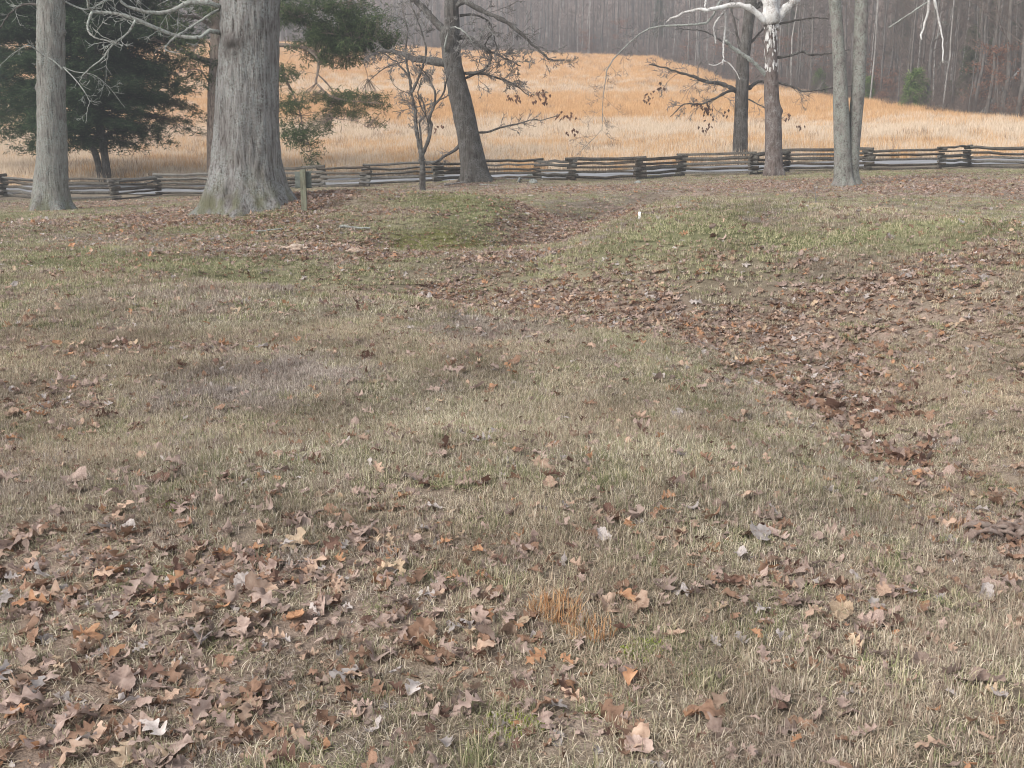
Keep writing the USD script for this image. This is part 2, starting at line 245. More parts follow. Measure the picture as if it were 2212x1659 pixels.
def bark(name, dark, mid, light, lichen, amount, s=14.0, zs=.12, bump=.9, dist=.05, marks=False):
    nm = ({'as': ('attribute', {'attribute': 'scar'}), 'af': ('attribute', {'attribute': 'foot'}), 'msc': ('mix', {'color2': (.045, .038, .034)}), 'mft': ('mix', {'color2': (.10, .10, .05)})}, [('as.fac', 'msc.fac'), ('m.color', 'msc.color1'), ('af.fac', 'mft.fac'), ('msc.color', 'mft.color1'), ('mft.color', 'p.base_color')]) if marks else ({}, [('m.color', 'p.base_color')])
    return M(name, {**nm[0], 'tc': ('texture_coordinate', {}), 'mp': ('mapping', {'scale': (s, s, s * zs)}), 'n': ('noise_texture', {'scale': 1.0, 'detail': 6.0, 'roughness': .68, 'distortion': .35}),
        'n2': ('noise_texture', {'scale': 2.6, 'detail': 5.0, 'roughness': .65}), 'n3': ('noise_texture', {'scale': 26.0, 'detail': 3.0}), 'r': ('rgb_ramp', {'ramp': [(.36, dark), (.47, mid), (.64, light)]}),
        'mr': ('map_range', {'from_min': .5 - amount * .3, 'from_max': .72 - amount * .3, 'to_min': 0.0, 'to_max': .75, 'clamp': True}), 'm3': ('math', {'math_type': 'multiply'}), 'mr3': ('map_range', {'from_min': .42, 'from_max': .56, 'clamp': True}), 'm': ('mix', {'color2': lichen}),
        'b': ('bump', {'strength': bump, 'distance': dist}), 'p': ('principled_bsdf', {'roughness': .92, 'specular_ior_level': .15})},
        [('tc.object', 'mp.vector'), ('mp.vector', 'n.vector'), ('tc.object', 'n2.vector'), ('tc.object', 'n3.vector'), ('n.fac', 'r.fac'), ('n2.fac', 'mr.value'), ('n3.fac', 'mr3.value'), ('mr.result', 'm3.value1'), ('mr3.result', 'm3.value2'), ('m3.value', 'm.fac'),
         ('r.color', 'm.color1'), ('n.fac', 'b.height'), ('b.normal', 'p.normal')] + nm[1], surface='p.BSDF')
oak_bark = bark('oak_bark', (0.046, 0.038, 0.034), (0.125, 0.114, 0.106), (0.193, 0.181, 0.173), (0.212, 0.224, 0.212), .4, 20, .10, 1.0, .06, True)
oak_bark2 = bark('oak_bark_left', (0.045, 0.038, 0.033), (0.120, 0.110, 0.098), (0.180, 0.166, 0.150), (0.194, 0.213, 0.194), .5, 22, .10, 1.0, .05, True)
dark_bark = bark('dark_bark', (0.021, 0.017, 0.016), (0.050, 0.043, 0.037), (0.089, 0.079, 0.071), (0.137, 0.137, 0.127), .25, 18, .10)
lean_bark = bark('lean_bark', (0.020, 0.017, 0.014), (0.048, 0.042, 0.037), (0.082, 0.073, 0.065), (0.134, 0.134, 0.127), .35, 18, .10)
twin_bark = bark('lichen_bark', (0.053, 0.045, 0.040), (0.110, 0.097, 0.088), (0.167, 0.151, 0.139), (0.184, 0.204, 0.177), .55, 9, .5, .7, .03)
syc_low = bark('sycamore_low_bark', (0.043, 0.033, 0.029), (0.086, 0.067, 0.059), (0.130, 0.108, 0.099), (0.216, 0.209, 0.202), .15, 14, .3, .7, .03)
syc_white = bark('sycamore_white_bark', (0.328, 0.320, 0.307), (0.443, 0.435, 0.418), (0.525, 0.525, 0.512), (0.164, 0.131, 0.111), .4, 5, .4, .2, .01)
pine_bark = bark('pine_bark', (.055, .042, .034), (.14, .105, .085), (.22, .175, .145), (.24, .24, .2), .1, 12, .3)
pale_limb = bark('pale_limb_bark', (0.076, 0.071, 0.063), (0.153, 0.147, 0.134), (0.221, 0.221, 0.204), (0.264, 0.289, 0.259), .7, 20, .3, .4, .01)
twig_m = bark('twig_bark', (0.053, 0.045, 0.041), (0.105, 0.094, 0.086), (0.165, 0.150, 0.139), (0.255, 0.255, 0.240), .3, 20, .3, .3, .01)
wood_m = bark('weathered_rail', (0.018, 0.015, 0.012), (0.049, 0.042, 0.034), (0.099, 0.087, 0.076), (0.125, 0.122, 0.106), .3, 22, 1.0, .8, .02)
# ground-level moss on the big oak's foot is part of its bark colour
def crown_mat(name, cols):
    return M(name, {'g': ('geometry', {}), 'at': ('attribute', {'attribute': 'tone'}), 'r': ('rgb_ramp', {'ramp': cols}), 'p': ('diffuse_bsdf', {}), 't': ('translucent_bsdf', {}), 'mc': ('mix_closure', {'fac': .25})},
             [('at.fac', 'r.fac'), ('r.color', 'p.color'), ('r.color', 't.color'), ('p.BSDF', 'mc.closure1'), ('t.BSDF', 'mc.closure2')], surface='mc.closure')
cedar_g = crown_mat('cedar_needles', [(0, (.014, .026, .014)), (.6, (.03, .05, .026)), (1, (.065, .085, .045))])
blue_g = crown_mat('blue_needles', [(0, (.03, .05, .04)), (.6, (.06, .09, .07)), (1, (.10, .14, .11))])
pine_g = crown_mat('pine_needles', [(0, (.022, .036, .017)), (.6, (.05, .072, .032)), (1, (.10, .12, .055))])
bright_g = crown_mat('sapling_needles', [(0, (.06, .09, .03)), (.6, (.11, .16, .05)), (1, (.17, .21, .08))])
rust_g = crown_mat('rust_leaves', [(0, (.105, .055, .042)), (.6, (.18, .10, .072)), (1, (.25, .15, .105))])

# ------------------------------------------------------------------ ground sheets
def grid_mesh(V2, n1, n2, wrap=False):
    i, j = np.meshgrid(np.arange(n1 - 1), np.arange(n2 if wrap else n2 - 1), indexing='ij'); j2 = (j + 1) % n2
    f = np.stack([i * n2 + j, i * n2 + j2, (i + 1) * n2 + j2, (i + 1) * n2 + j], -1).reshape(-1, 4)
    return np.vstack([f[:, [0, 2, 1]], f[:, [0, 3, 2]]])
azs = np.concatenate([np.radians(np.arange(-40, 40.01, .22)), np.radians(np.linspace(42, 318, 70))])
rings = np.concatenate([[.02, .3, .6], np.geomspace(.9, FIELD0, 300)])
DD, AZ = np.meshgrid(rings, azs, indexing='ij'); X, Y = DD * np.sin(AZ), DD * np.cos(AZ); Z = height(X, Y)
lawn = obj('lawn', (np.stack([X, Y, Z], -1).reshape(-1, 3), grid_mesh(None, len(rings), len(azs), True)), ground_m, smooth=True)
tag(lawn, 'leaf-strewn winter lawn with grassy earthwork banks and hollow', 'lawn', kind='structure')
xf, yf = X.ravel(), Y.ravel(); inview = yf > -1
la = np.zeros(len(xf)); ga = la.copy(); ma = la.copy()
la[inview] = leaf_amount(xf[inview], yf[inview]); ga[inview] = green_amount(xf[inview], yf[inview]); ma[inview] = moss_amount(xf[inview], yf[inview])
primvar(lawn, 'leafy', np.clip(la, 0, 1)); primvar(lawn, 'green', np.clip(ga, 0, 1)); primvar(lawn, 'moss', np.clip(ma, 0, 1))

faz = np.radians(np.arange(-60, 60.01, .4)); tt = np.linspace(0, 1, 70)
De = edge_D(faz); DDf = FIELD0 + (De[None] - FIELD0) * tt[:, None] ** 1.2; AZf = np.repeat(faz[None], len(tt), 0); Xf, Yf = DDf * np.sin(AZf), DDf * np.cos(AZf)
soil_m = M('field_soil', {'g': ('geometry', {}), 'mp': ('mapping', {'scale': (.008, .026, .02)}), 'n': ('noise_texture', {'scale': 1.0, 'detail': 3.0}), 'n2': ('noise_texture', {'scale': 1.2, 'detail': 5.0}), 'mr': ('map_range', {'from_min': .3, 'from_max': .7, 'clamp': True}), 'm': ('mix', {'color1': (.46, .30, .16), 'color2': (.50, .38, .26)}),
    'rd': ('rgb_ramp', {'ramp': [(.3, (.7, .7, .7)), (.7, (1.1, 1.1, 1.1))]}), 'md': ('mix', {'mix_type': 'multiply', 'fac': 1.0}), 'p': ('principled_bsdf', {'roughness': .95, 'specular_ior_level': .05})},
    [('g.position', 'mp.vector'), ('mp.vector', 'n.vector'), ('g.position', 'n2.vector'), ('n.fac', 'mr.value'), ('mr.result', 'm.fac'), ('n2.fac', 'rd.fac'), ('m.color', 'md.color1'), ('rd.color', 'md.color2'), ('md.color', 'p.base_color')], surface='p.BSDF')
tag(obj('field', (np.stack([Xf, Yf, height(Xf, Yf)], -1).reshape(-1, 3), grid_mesh(None, len(tt), len(faz))), soil_m, smooth=True), 'golden hillside meadow rising behind the rail fence', 'field', kind='structure')
tt = np.linspace(0, 1, 60); DDh = De[None] + 260 * tt[:, None] ** 1.3; AZh = np.repeat(faz[None], len(tt), 0); Xh, Yh = DDh * np.sin(AZh), DDh * np.cos(AZh)
floor_m = M('forest_floor', {'g': ('geometry', {}), 'n': ('noise_texture', {'scale': .5, 'detail': 8.0, 'roughness': .7}), 'r': ('rgb_ramp', {'ramp': [(.3, (.05, .036, .03)), (.5, (.105, .078, .064)), (.7, (.17, .13, .11))]}), 'p': ('principled_bsdf', {'roughness': 1.0, 'specular_ior_level': .05})},
    [('g.position', 'n.vector'), ('n.fac', 'r.fac'), ('r.color', 'p.base_color')], surface='p.BSDF')
tag(obj('wooded_hill', (np.stack([Xh, Yh, height(Xh, Yh)], -1).reshape(-1, 3), grid_mesh(None, len(tt), len(faz))), floor_m, smooth=True), 'leaf-covered hillside under the bare forest', 'hill', kind='structure')

# ------------------------------------------------------------------ path behind the fence
JP = [at(px, py, yy) for px, py, yy in JOINTS]
px_ = np.linspace(-48, 48, 160); cy_ = np.interp(px_, [p[0] for p in JP], [p[1] for p in JP]); k = np.ones(41) / 41; cy_ = np.convolve(np.pad(cy_, 20, 'edge'), k, 'valid') + 4.9
PATH_IN, PATH_OUT = -1.9, 2.1
R = np.linspace(PATH_IN, PATH_OUT, 9); PX = np.repeat(px_[None], 9, 0); PY = cy_[None] + R[:, None]
PZ = height(PX, PY) + .03
asphalt = M('asphalt', {'g': ('geometry', {}), 'n': ('noise_texture', {'scale': 40.0, 'detail': 4.0}), 'n2': ('noise_texture', {'scale': .8}), 'r': ('rgb_ramp', {'ramp': [(.3, (.12, .122, .128)), (.7, (.19, .193, .20))]}), 'p': ('principled_bsdf', {'roughness': .75, 'specular_ior_level': .4})},
    [('g.position', 'n.vector'), ('g.position', 'n2.vector'), ('n2.fac', 'r.fac'), ('r.color', 'p.base_color')], surface='p.BSDF')
tag(obj('path', (np.stack([PX, PY, PZ], -1).reshape(-1, 3), grid_mesh(None, 9, len(px_))[:, ::-1]), asphalt, smooth=True), 'grey asphalt path running behind the split-rail fence', 'path', kind='structure')
def path_off(x, y): return y - np.interp(x, px_, cy_)

# ------------------------------------------------------------------ tubes and branches
def tubes(P, Rr, sides=5, cap=False):
    """P (N,K,3) polylines with radii (N,K) -> one mesh"""
    P = np.asarray(P, float); Rr = np.asarray(Rr, float); N, K, _ = P.shape
    T = np.gradient(P, axis=1); T /= np.maximum(np.linalg.norm(T, axis=2, keepdims=True), 1e-9)
    mean = P[:, -1] - P[:, 0]; ref = np.where(np.abs(mean[:, 2:3]) > .8 * np.linalg.norm(mean, axis=1, keepdims=True), [[0, 1.0, .13]], [[.11, .07, 1.0]])[:, None]
    U = np.cross(T, ref); U /= np.maximum(np.linalg.norm(U, axis=2, keepdims=True), 1e-9); W = np.cross(T, U)
    a = np.arange(sides) * 2 * np.pi / sides
    V = P[:, :, None] + Rr[:, :, None, None] * (U[:, :, None] * np.cos(a)[None, None, :, None] + W[:, :, None] * np.sin(a)[None, None, :, None])
    n, k, j = np.meshgrid(np.arange(N), np.arange(K - 1), np.arange(sides), indexing='ij'); b = n * K * sides
    q = np.stack([b + k * sides + j, b + k * sides + (j + 1) % sides, b + (k + 1) * sides + (j + 1) % sides, b + (k + 1) * sides + j], -1).reshape(-1, 4)
    F = np.vstack([q[:, [0, 1, 2]], q[:, [0, 2, 3]]])
    if cap:
        for kk, flip in ((0, 1), (K - 1, 0)):
            base = np.arange(N)[:, None] * K * sides + kk * sides; tri = np.stack([np.zeros(sides - 2, int), np.arange(1, sides - 1), np.arange(2, sides)], 1)
            f = (base[:, :, None] + tri[None]).reshape(-1, 3); F = np.vstack([F, f[:, ::-1] if flip else f])
    return V.reshape(-1, 3), F
def resample(pts, n):
    pts = spline(pts, max(40, n * 3)); s = np.concatenate([[0], np.cumsum(np.linalg.norm(np.diff(pts, axis=0), axis=1))]); t = np.linspace(0, s[-1], n)
    return np.stack([np.interp(t, s, pts[:, k]) for k in range(3)], 1)
K = 6
def shoot(rng, p, d, L, bend=.35, up=0.0):
    pts = [np.array(p, float)]; d = np.array(d, float); d /= np.linalg.norm(d)
    for _ in range(K - 1):
        d = d + rng.normal(0, bend / 2, 3) + [0, 0, up / K]; d /= np.linalg.norm(d); pts.append(pts[-1] + d * L / (K - 1))
    return np.array(pts)
def sprout(rng, line, r0, n, L, levels, out, spread=(.5, 1.1), start=.15, up=.15, decay=.55, bend=.35, kids=(3, 6), rmin=.0065):
    """children along a polyline, recursively; out collects (polyline, radii)"""
    line = np.asarray(line); m = len(line)
    for t in np.sort(rng.uniform(start, 1, n)):
        i = min(int(t * (m - 1)), m - 2); u = t * (m - 1) - i; p = line[i] * (1 - u) + line[i + 1] * u; tan = line[i + 1] - line[i]; tan = tan / (np.linalg.norm(tan) + 1e-9)
        side = rng.normal(0, 1, 3); side -= tan * side.dot(tan); side /= np.linalg.norm(side) + 1e-9; a = rng.uniform(*spread)
        d = tan * math.cos(a) + side * math.sin(a); l = L * rng.uniform(.45, 1.15) * (1.15 - .5 * t); c = shoot(rng, p, d, l, bend, up)
        r = max(rmin, min(r0 * .6, l * .012)); out.append((c, np.linspace(r, max(rmin * .7, r * .3), K)))
        if levels > 1: sprout(rng, c, r, rng.integers(*kids), l * decay, levels - 1, out, spread, .2, up, decay, bend, kids, rmin)
def twig_mesh(out, sides=3): return tubes(np.array([c for c, r in out]), np.array([r for c, r in out]), sides)
def limb_pts(pix, Y, rng=None, wob=.0, dy=0.0):
    """measured points of a limb; its depth runs from the trunk's plane Y to Y + dy"""
    n = len(pix); return np.array([at(a, b, Y + dy * (i / max(1, n - 1)) ** .8 + (rng.normal(0, wob) if rng is not None and 0 < i else 0)) for i, (a, b) in enumerate(pix)])
def limb(pts, r0, r1, n=22, sides=7, rng=None, rough=.12):
    p = resample(pts, n); r = np.linspace(r0, r1, n)
    if rng is not None: r = r * (1 + rng.normal(0, rough, n)); p = p + rng.normal(0, r0 * .25, p.shape) * np.linspace(0, 1, n)[:, None]
    return tubes(p[None], r[None], sides, True), p

def trunk(profile, Y, top_z, nz=90, na=56, ridge=.018, freq=26, flare=None, seed=0, burls=(), top_r=.5, dip=.25, lean_top=(0, 0)):
    """profile: (row, x_left, x_right) measured; goes on above the frame to top_z. flare: (height, gain, lobes)"""
    pr = sorted(profile, key=lambda t: -t[0]); cs = np.array([at((a + b) / 2, r, Y) for r, a, b in pr]); rs = np.array([np.linalg.norm(at(b, r, Y) - at(a, r, Y)) / 2 for r, a, b in pr])
    z = np.linspace(cs[0, 2] - dip, cs[-1, 2], nz); z2 = np.linspace(cs[-1, 2], top_z, 26)[1:]; zz = np.concatenate([z, z2])
    k = (cs[-1, 0] - cs[-3, 0]) / (cs[-1, 2] - cs[-3, 2])
    x = np.concatenate([np.interp(z, cs[:, 2], cs[:, 0]), cs[-1, 0] + k * (z2 - cs[-1, 2]) * np.exp(-(z2 - cs[-1, 2]) / 4)]); r = np.concatenate([np.interp(z, cs[:, 2], rs), np.interp(z2, [cs[-1, 2], top_z], [rs[-1], rs[-1] * top_r])])
    ker = np.array([1, 2, 3, 2, 1]) / 9; x = np.convolve(np.pad(x, 2, 'edge'), ker, 'valid'); r = np.convolve(np.pad(r, 2, 'edge'), ker, 'valid')
    th = np.arange(na) * 2 * np.pi / na; C, Sn = np.cos(th), np.sin(th)
    q = np.stack([np.repeat((C * freq / 6)[None], len(zz), 0), np.repeat((Sn * freq / 6)[None], len(zz), 0), np.repeat((zz * 1.1)[:, None], na, 1)], -1)
    disp = ridge * (np.abs(meshkit.noise(q * 1.9, seed) - .5) * 2.2 + .7 * (meshkit.noise(q * np.array([.5, .5, .6]), seed + 2) - .5) * 2) * np.minimum(1, r / .35)[:, None] * 2 - ridge
    big = .05 * r[:, None] * (meshkit.noise(q * np.array([.22, .22, .35]), seed + 5) - .5) * 2
    Rr = r[:, None] + disp + big
    base = cs[0, 2]
    if flare:
        h, gain, lobes = flare; f = np.exp(-np.maximum(zz - base, 0) / h)[:, None]; ph = np.random.default_rng(seed).uniform(0, 6.28, 3)
        lob = .5 + .5 * np.sin(lobes * th + ph[0] + .6 * np.sin(2 * th + ph[1])); Rr = Rr + gain * f * r[:, None] * (lob ** 2 - .35)[None]
    for bz, ba, bs, bh in burls:
        da = (th - ba + np.pi) % (2 * np.pi) - np.pi; Rr = Rr + bh * np.exp(-((zz - bz)[:, None] / bs) ** 2 - ((da * r[:, None]) / bs) ** 2)
    V = np.stack([x[:, None] + Rr * C, np.full_like(Rr, Y) + Rr * Sn, np.repeat(zz[:, None], na, 1)], -1)
    f = grid_mesh(None, len(zz), na, True)[:, ::-1]
    top = len(zz) * na; Vv = np.vstack([V.reshape(-1, 3), [[x[-1], Y, zz[-1] + .05]]]); i = (len(zz) - 1) * na + np.arange(na)
    f = np.vstack([f, np.stack([i, np.roll(i, -1), np.full(na, top)], 1)])
    return (Vv, f), np.stack([x, np.full_like(x, Y), zz], 1), r
def crown_above(rng, t, mat_l, mat_t, axis, r, z0, n=9, L=6, levels=3):
    """limbs and twigs above the frame"""
    top = axis[-1, 2]; out = []
    for k_ in range(n):
        z = z0 + (top - z0) * (k_ + .3) / n; p = np.array([np.interp(z, axis[:, 2], axis[:, q]) for q in range(3)]); a = rng.uniform(0, 6.28)
        l = L * rng.uniform(.7, 1.1) * (1.1 - .5 * (z - z0) / (top - z0)); line = shoot(rng, p, (math.cos(a), math.sin(a), rng.uniform(.35, .9)), l, .22, .3); rr = float(np.interp(z, axis[:, 2], r)) * .42
        (m, pl) = limb(line, rr, rr * .25, 14, 7, rng); obj('limb', m, mat_l, t, True, BASE[t.GetPath()])
        sprout(rng, pl, rr * .4, 7, l * .42, levels, out, kids=(2, 5))
    if out: tag(obj('twigs', twig_mesh(out), mat_t, t, off=BASE[t.GetPath()]), kind='stuff')
def bark_marks(prim, m, base_z, scars, foot=.5, seed=0):
    v = m[0]; sc = np.zeros(len(v)); nz_ = meshkit.fbm(v * np.array([5, 5, 2.2]), 3, seed + 40)
    for c, sx, sz, a in scars: sc = np.maximum(sc, a * np.exp(-((v[:, 0] - c[0]) / sx) ** 2 - ((v[:, 2] - c[2]) / sz) ** 2) * (v[:, 1] < c[1]))
    primvar(prim, 'scar', np.clip(sc * (.3 + 1.3 * nz_), 0, 1)); primvar(prim, 'foot', np.clip(np.exp(-np.maximum(v[:, 2] - base_z, 0) / foot) * S(.38, .62, nz_) * .8, 0, .6))
BASE = {}
TIES = {}
def tie(prim, col): TIES.setdefault(prim.GetCustomDataByKey('label'), []).append((float(col), prim)); return prim
def break_ties():
    for lab, l in TIES.items():
        if len(l) < 2: continue
        l.sort(key=lambda t_: t_[0]); words = ['leftmost'] + [['second', 'third', 'fourth', 'fifth'][k_] + ' leftmost' for k_ in range(min(4, len(l) - 2))] + ['rightmost']
        if len(l) == 2: words = ['leftmost', 'rightmost']
        for (c_, p_), w_ in zip(l, words): p_.SetCustomDataByKey('label', f'{lab}, {w_}')
def tree_root(name, base, label, cat='tree', group=None):
    t = thing(name, base, label, cat, group); BASE[t.GetPath()] = np.array(base); return t
def add_limb(t, rng, pix, Y, r0, r1, mat, dy=0.0, twigs=None, tw_n=0, tw_L=.8, levels=2, up=.15, wob=.05, n=24, name='limb', **kw):
    pts = limb_pts(pix, Y, rng, wob, dy); m, pl = limb(pts, r0, r1, n, 7, rng); obj(name, m, mat, t, True, BASE[t.GetPath()])
    if tw_n: sprout(rng, pl, r1 * 1.3, tw_n, tw_L, levels, twigs, up=up, **kw)
    return pl
def T1(l): return [(a * .337, b * .337) for a, b in l]
def T2(l): return [(677.7 + a * .337, b * .337) for a, b in l]
def T3(l): return [(1466.6 + a * .337, b * .337) for a, b in l]
def Z4(l): return [(576 + a * .2288, b * .2288) for a, b in l]
def Z2(l): return [(1491 + a * .2145, b * .2145) for a, b in l]
def leaf_cluster(rng, spots, n, size):
    ms = []
    for p in spots:
        for _ in range(n):
            c = p + rng.normal(0, size * 1.1, 3) * [1, 1, .7]; a = rng.uniform(0, 6.28); u = np.array([math.cos(a), math.sin(a), 0]) * size * rng.uniform(.35, .6); d = np.array([rng.normal(0, .3), rng.normal(0, .3), -1]) * size * rng.uniform(.8, 1.5)
            m_ = np.array([-u[1], u[0], 0]) * .5
            ms.append((np.array([c, c + u * .9 + d * .35 + m_, c + d, c - u * .9 + d * .35 + m_, c + d * .45 - m_]), np.array([[0, 4, 1], [1, 4, 2], [0, 3, 4], [3, 2, 4]])))
    return join(ms)

# big oak ------------------------------------------------------------------------------------------
rng = np.random.default_rng(5)
b0 = ground(545, 461); Y = b0[1] + .85; OAKBASE = b0.copy(); b0 = onground(at(545, 461, Y)[0], Y); t = tree_root('oak_tree', (b0[0], Y, b0[2]), 'huge old oak with thick grey furrowed trunk and flaring roots, in front of the sign', 'tree')
prof = [(460, 424, 655), (452, 430, 648), (440, 438, 640), (425, 441, 630), (405, 447, 621), (388, 451, 614), (365, 456, 609), (337, 460, 607), (300, 463, 604.5), (270, 465, 603), (200, 468, 602), (100, 475, 602), (0, 477, 602)]
zk = at(515, 98, Y)[2]; zh = at(520, 425, Y)[2]
m, ax, rr = trunk(prof, Y, 11.5, 150, 120, .02, 34, (.30, .27, 7), 3, [(zk, -math.pi / 2 - .35, .16, .10), (zk - .08, -math.pi / 2 - .3, .06, -.07), (zh + .1, -math.pi / 2 - .25, .13, -.10), (zh + .2, -math.pi / 2 - .75, .2, .05)], .55)
q = obj('trunk', m, oak_bark, t, True, BASE[t.GetPath()]); bark_marks(q, m, b0[2], [(at(514, 98, Y), .24, .22, 1.0), (at(508, 110, Y), .1, .2, .6), (at(521, 426, Y), .15, .16, .8), (at(470, 432, Y), .2, .22, .6), (at(575, 75, Y), .08, .3, .35)], .35, 3)
out = []
add_limb(t, rng, [(480, 14)] + T1([(1400, 40), (1330, 15), (1200, 20), (1100, 68), (1000, 85), (870, 55), (790, 20), (740, -30), (600, -60)]), Y, .055, .02, pale_limb, -1.0, out, 12, .9, 2)
pl = add_limb(t, rng, [(478, 72)] + T1([(1390, 205), (1330, 198), (1285, 240), (1130, 232), (1000, 180), (870, 125), (760, 90), (600, 75), (565, 40), (570, 0), (540, -60)]), Y, .045, .028, pale_limb, -1.6, out, 12, .7, 2)
add_limb(t, rng, T1([(1130, 232), (1085, 270), (1060, 310), (1085, 330), (1150, 340)]), Y - .8, .02, .008, pale_limb, -.2, out, 5, .4, 1)
add_limb(t, rng, T1([(1130, 230), (1180, 200), (1290, 130), (1350, 90), (1410, 60)][::-1]), Y, .028, .015, pale_limb, -.6, out, 5, .5, 1)
add_limb(t, rng, T1([(590, 76), (560, 170), (600, 235), (720, 270), (790, 295)]), Y - 1.5, .022, .010, pale_limb, -.2, out, 4, .6, 2)
add_limb(t, rng, T1([(870, 125), (820, 210), (720, 290), (650, 380), (560, 450), (510, 520)]), Y - 1.2, .024, .008, pale_limb, -.2, out, 8, .6, 2)
tag(obj('twigs', twig_mesh(out), pale_limb, t, off=BASE[t.GetPath()]), kind='stuff')
crown_above(rng, t, oak_bark, twig_m, ax, rr, 6.2, 8, 7)

# left oak -----------------------------------------------------------------------------------------
rng = np.random.default_rng(6)
b0 = ground(110, 455); Y = b0[1] + .4; b0 = onground(at(110, 455, Y)[0], Y); t = tree_root('oak_tree', b0, 'straight grey-barked oak with a lichened foot, at the left edge before the dark evergreen', 'tree')
prof = [(457, 62, 160), (445, 66, 153), (430, 70, 149), (405, 74, 145), (370, 78, 143), (337, 80, 142), (235, 81, 140), (180, 82, 140), (100, 82.5, 139), (0, 82, 138)]
m, ax, rr = trunk(prof, Y, 10.5, 120, 80, .014, 24, (.22, .32, 5), 9, [(at(75, 190, Y)[2], math.pi, .12, .09), (at(145, 70, Y)[2], 0, .07, .08), (at(78, 165, Y)[2], math.pi, .08, .05)], .6)
q = obj('trunk', m, oak_bark2, t, True, BASE[t.GetPath()]); bark_marks(q, m, b0[2], [(at(84, 190, Y), .08, .14, .5), (at(100, 440, Y), .15, .15, .6)], .4, 9)
out = []
add_limb(t, rng, T1([(400, 445), (350, 395), (250, 335), (180, 290), (110, 325), (60, 360), (0, 420)]), Y - .3, .022, .006, pale_limb, -.5, out, 8, .5, 2)
add_limb(t, rng, T1([(405, 430), (500, 530), (570, 640), (560, 700), (550, 790)]), Y - .25, .022, .006, pale_limb, -.5, out, 7, .5, 2)
add_limb(t, rng, T1([(410, 430), (480, 460), (600, 480), (700, 560), (800, 690)]), Y - .25, .015, .005, pale_limb, .3, out, 7, .5, 2)
add_limb(t, rng, T1([(245, 30), (150, 30), (60, 90), (0, 180)]), Y, .04, .02, dark_bark, .3, out, 8, .8, 2)
add_limb(t, rng, T1([(415, 10), (560, 60), (700, -20)]), Y, .03, .02, pale_limb, .3, out, 6, .6, 2)
tag(obj('twigs', twig_mesh(out), pale_limb, t, off=BASE[t.GetPath()]), kind='stuff')
crown_above(rng, t, oak_bark2, twig_m, ax, rr, 6.0, 7, 5)

# small multi-stemmed tree -------------------------------------------------------------------------
rng = np.random.default_rng(7)
b0 = ground(914, 412); Y = b0[1]; t = tree_root('redbud_tree', b0, 'small bare tree with several crooked stems from one short trunk, left of the leaning oak', 'tree')
out = []
def stem(pix, r0, r1, tw=8, L=.9, dy=0., levels=3):
    return add_limb(t, rng, T2(pix), Y, r0, r1, lean_bark, dy, out, tw, L, levels, .25, .04, 30, 'stem', spread=(.4, .95), kids=(5, 9), rmin=.010)
m, pl = limb(limb_pts(T2([(700, 1240), (697, 1150), (697, 1060), (690, 970)]), Y), .125, .105, 30, 12, rng, .04); obj('trunk', m, lean_bark, t, True, BASE[t.GetPath()])
stem([(690, 990), (670, 900), (655, 800), (650, 700), (625, 600), (620, 520), (600, 470), (560, 430), (520, 390), (440, 340)], .085, .02, 12, .9, .5)
stem([(625, 540), (600, 430), (590, 330), (600, 200), (580, 100)], .05, .015, 9, .8, .2)
stem([(625, 600), (680, 480), (720, 330), (690, 200), (640, 60)], .055, .018, 10, .9, -.4)
stem([(700, 980), (735, 900), (755, 800), (740, 760), (770, 680), (780, 600), (755, 530), (700, 450), (660, 420)], .08, .02, 10, .8, -.5)
stem([(690, 960), (685, 850), (680, 780), (715, 740), (700, 650), (670, 600), (690, 500)], .05, .02, 8, .7, -.2)
stem([(770, 680), (830, 600), (850, 520), (900, 380), (960, 250)], .04, .012, 9, .8, .3)
stem([(735, 890), (730, 770), (690, 690), (670, 620)], .045, .02, 4, .6, .3)
stem([(625, 600), (560, 580), (510, 540), (500, 500)], .018, .006, 5, .5, .0, 2)
stem([(600, 390), (450, 440), (300, 570)], .028, .008, 6, .5, -.6, 2)
tag(obj('twigs', twig_mesh(out), twig_m, t, off=BASE[t.GetPath()]), kind='stuff')

# leaning oak --------------------------------------------------------------------------------------
rng = np.random.default_rng(8)
b0 = ground(1030, 390); Y = min(b0[1], 43.6); b0 = onground(at(1030, 390, Y)[0], Y); t = tree_root('leaning_oak', b0, 'dark-barked oak leaning left over the fence with many low twiggy limbs', 'tree')
def p2(l): return [(r * .337, 677.7 + a * .337, 677.7 + b * .337) for r, a, b in l]
m, ax, rr = trunk(p2([(1160, 935, 1160), (1130, 942, 1140), (1090, 944, 1122), (1040, 938, 1110), (950, 928, 1088), (850, 915, 1060), (700, 880, 1028), (600, 860, 1002), (500, 845, 975), (420, 830, 955), (330, 820, 945), (250, 815, 940), (150, 838, 935), (0, 838, 926)]), Y, 14, 130, 60, .014, 20, (.3, .3, 5), 13, [(at(951, 75, Y)[2], math.pi * 1.2, .25, .10)], .55)
obj('trunk', m, lean_bark, t, True, BASE[t.GetPath()])
out = []; kw = dict(kids=(4, 8), rmin=.012)
def L2(pix, r0, r1, dy=0., n=18, L=1.35, lv=3, mat=lean_bark): return add_limb(t, rng, T2(pix), Y, r0, r1, mat, dy, out, n, L, lv, .1, .08, 26, spread=(.4, 1.1), **kw)
L2([(850, 410), (760, 390), (650, 380), (560, 345), (450, 325), (330, 370)], .17, .03, 1.2, 12)
L2([(840, 200), (760, 120), (700, 50), (640, 0), (560, -80)], .16, .10, .8, 10, 1.4)
L2([(900, 60), (960, 10), (1080, 70), (1250, 150), (1400, 285), (1510, 375), (1610, 390)], .11, .03, -1.4, 14, 1.3)
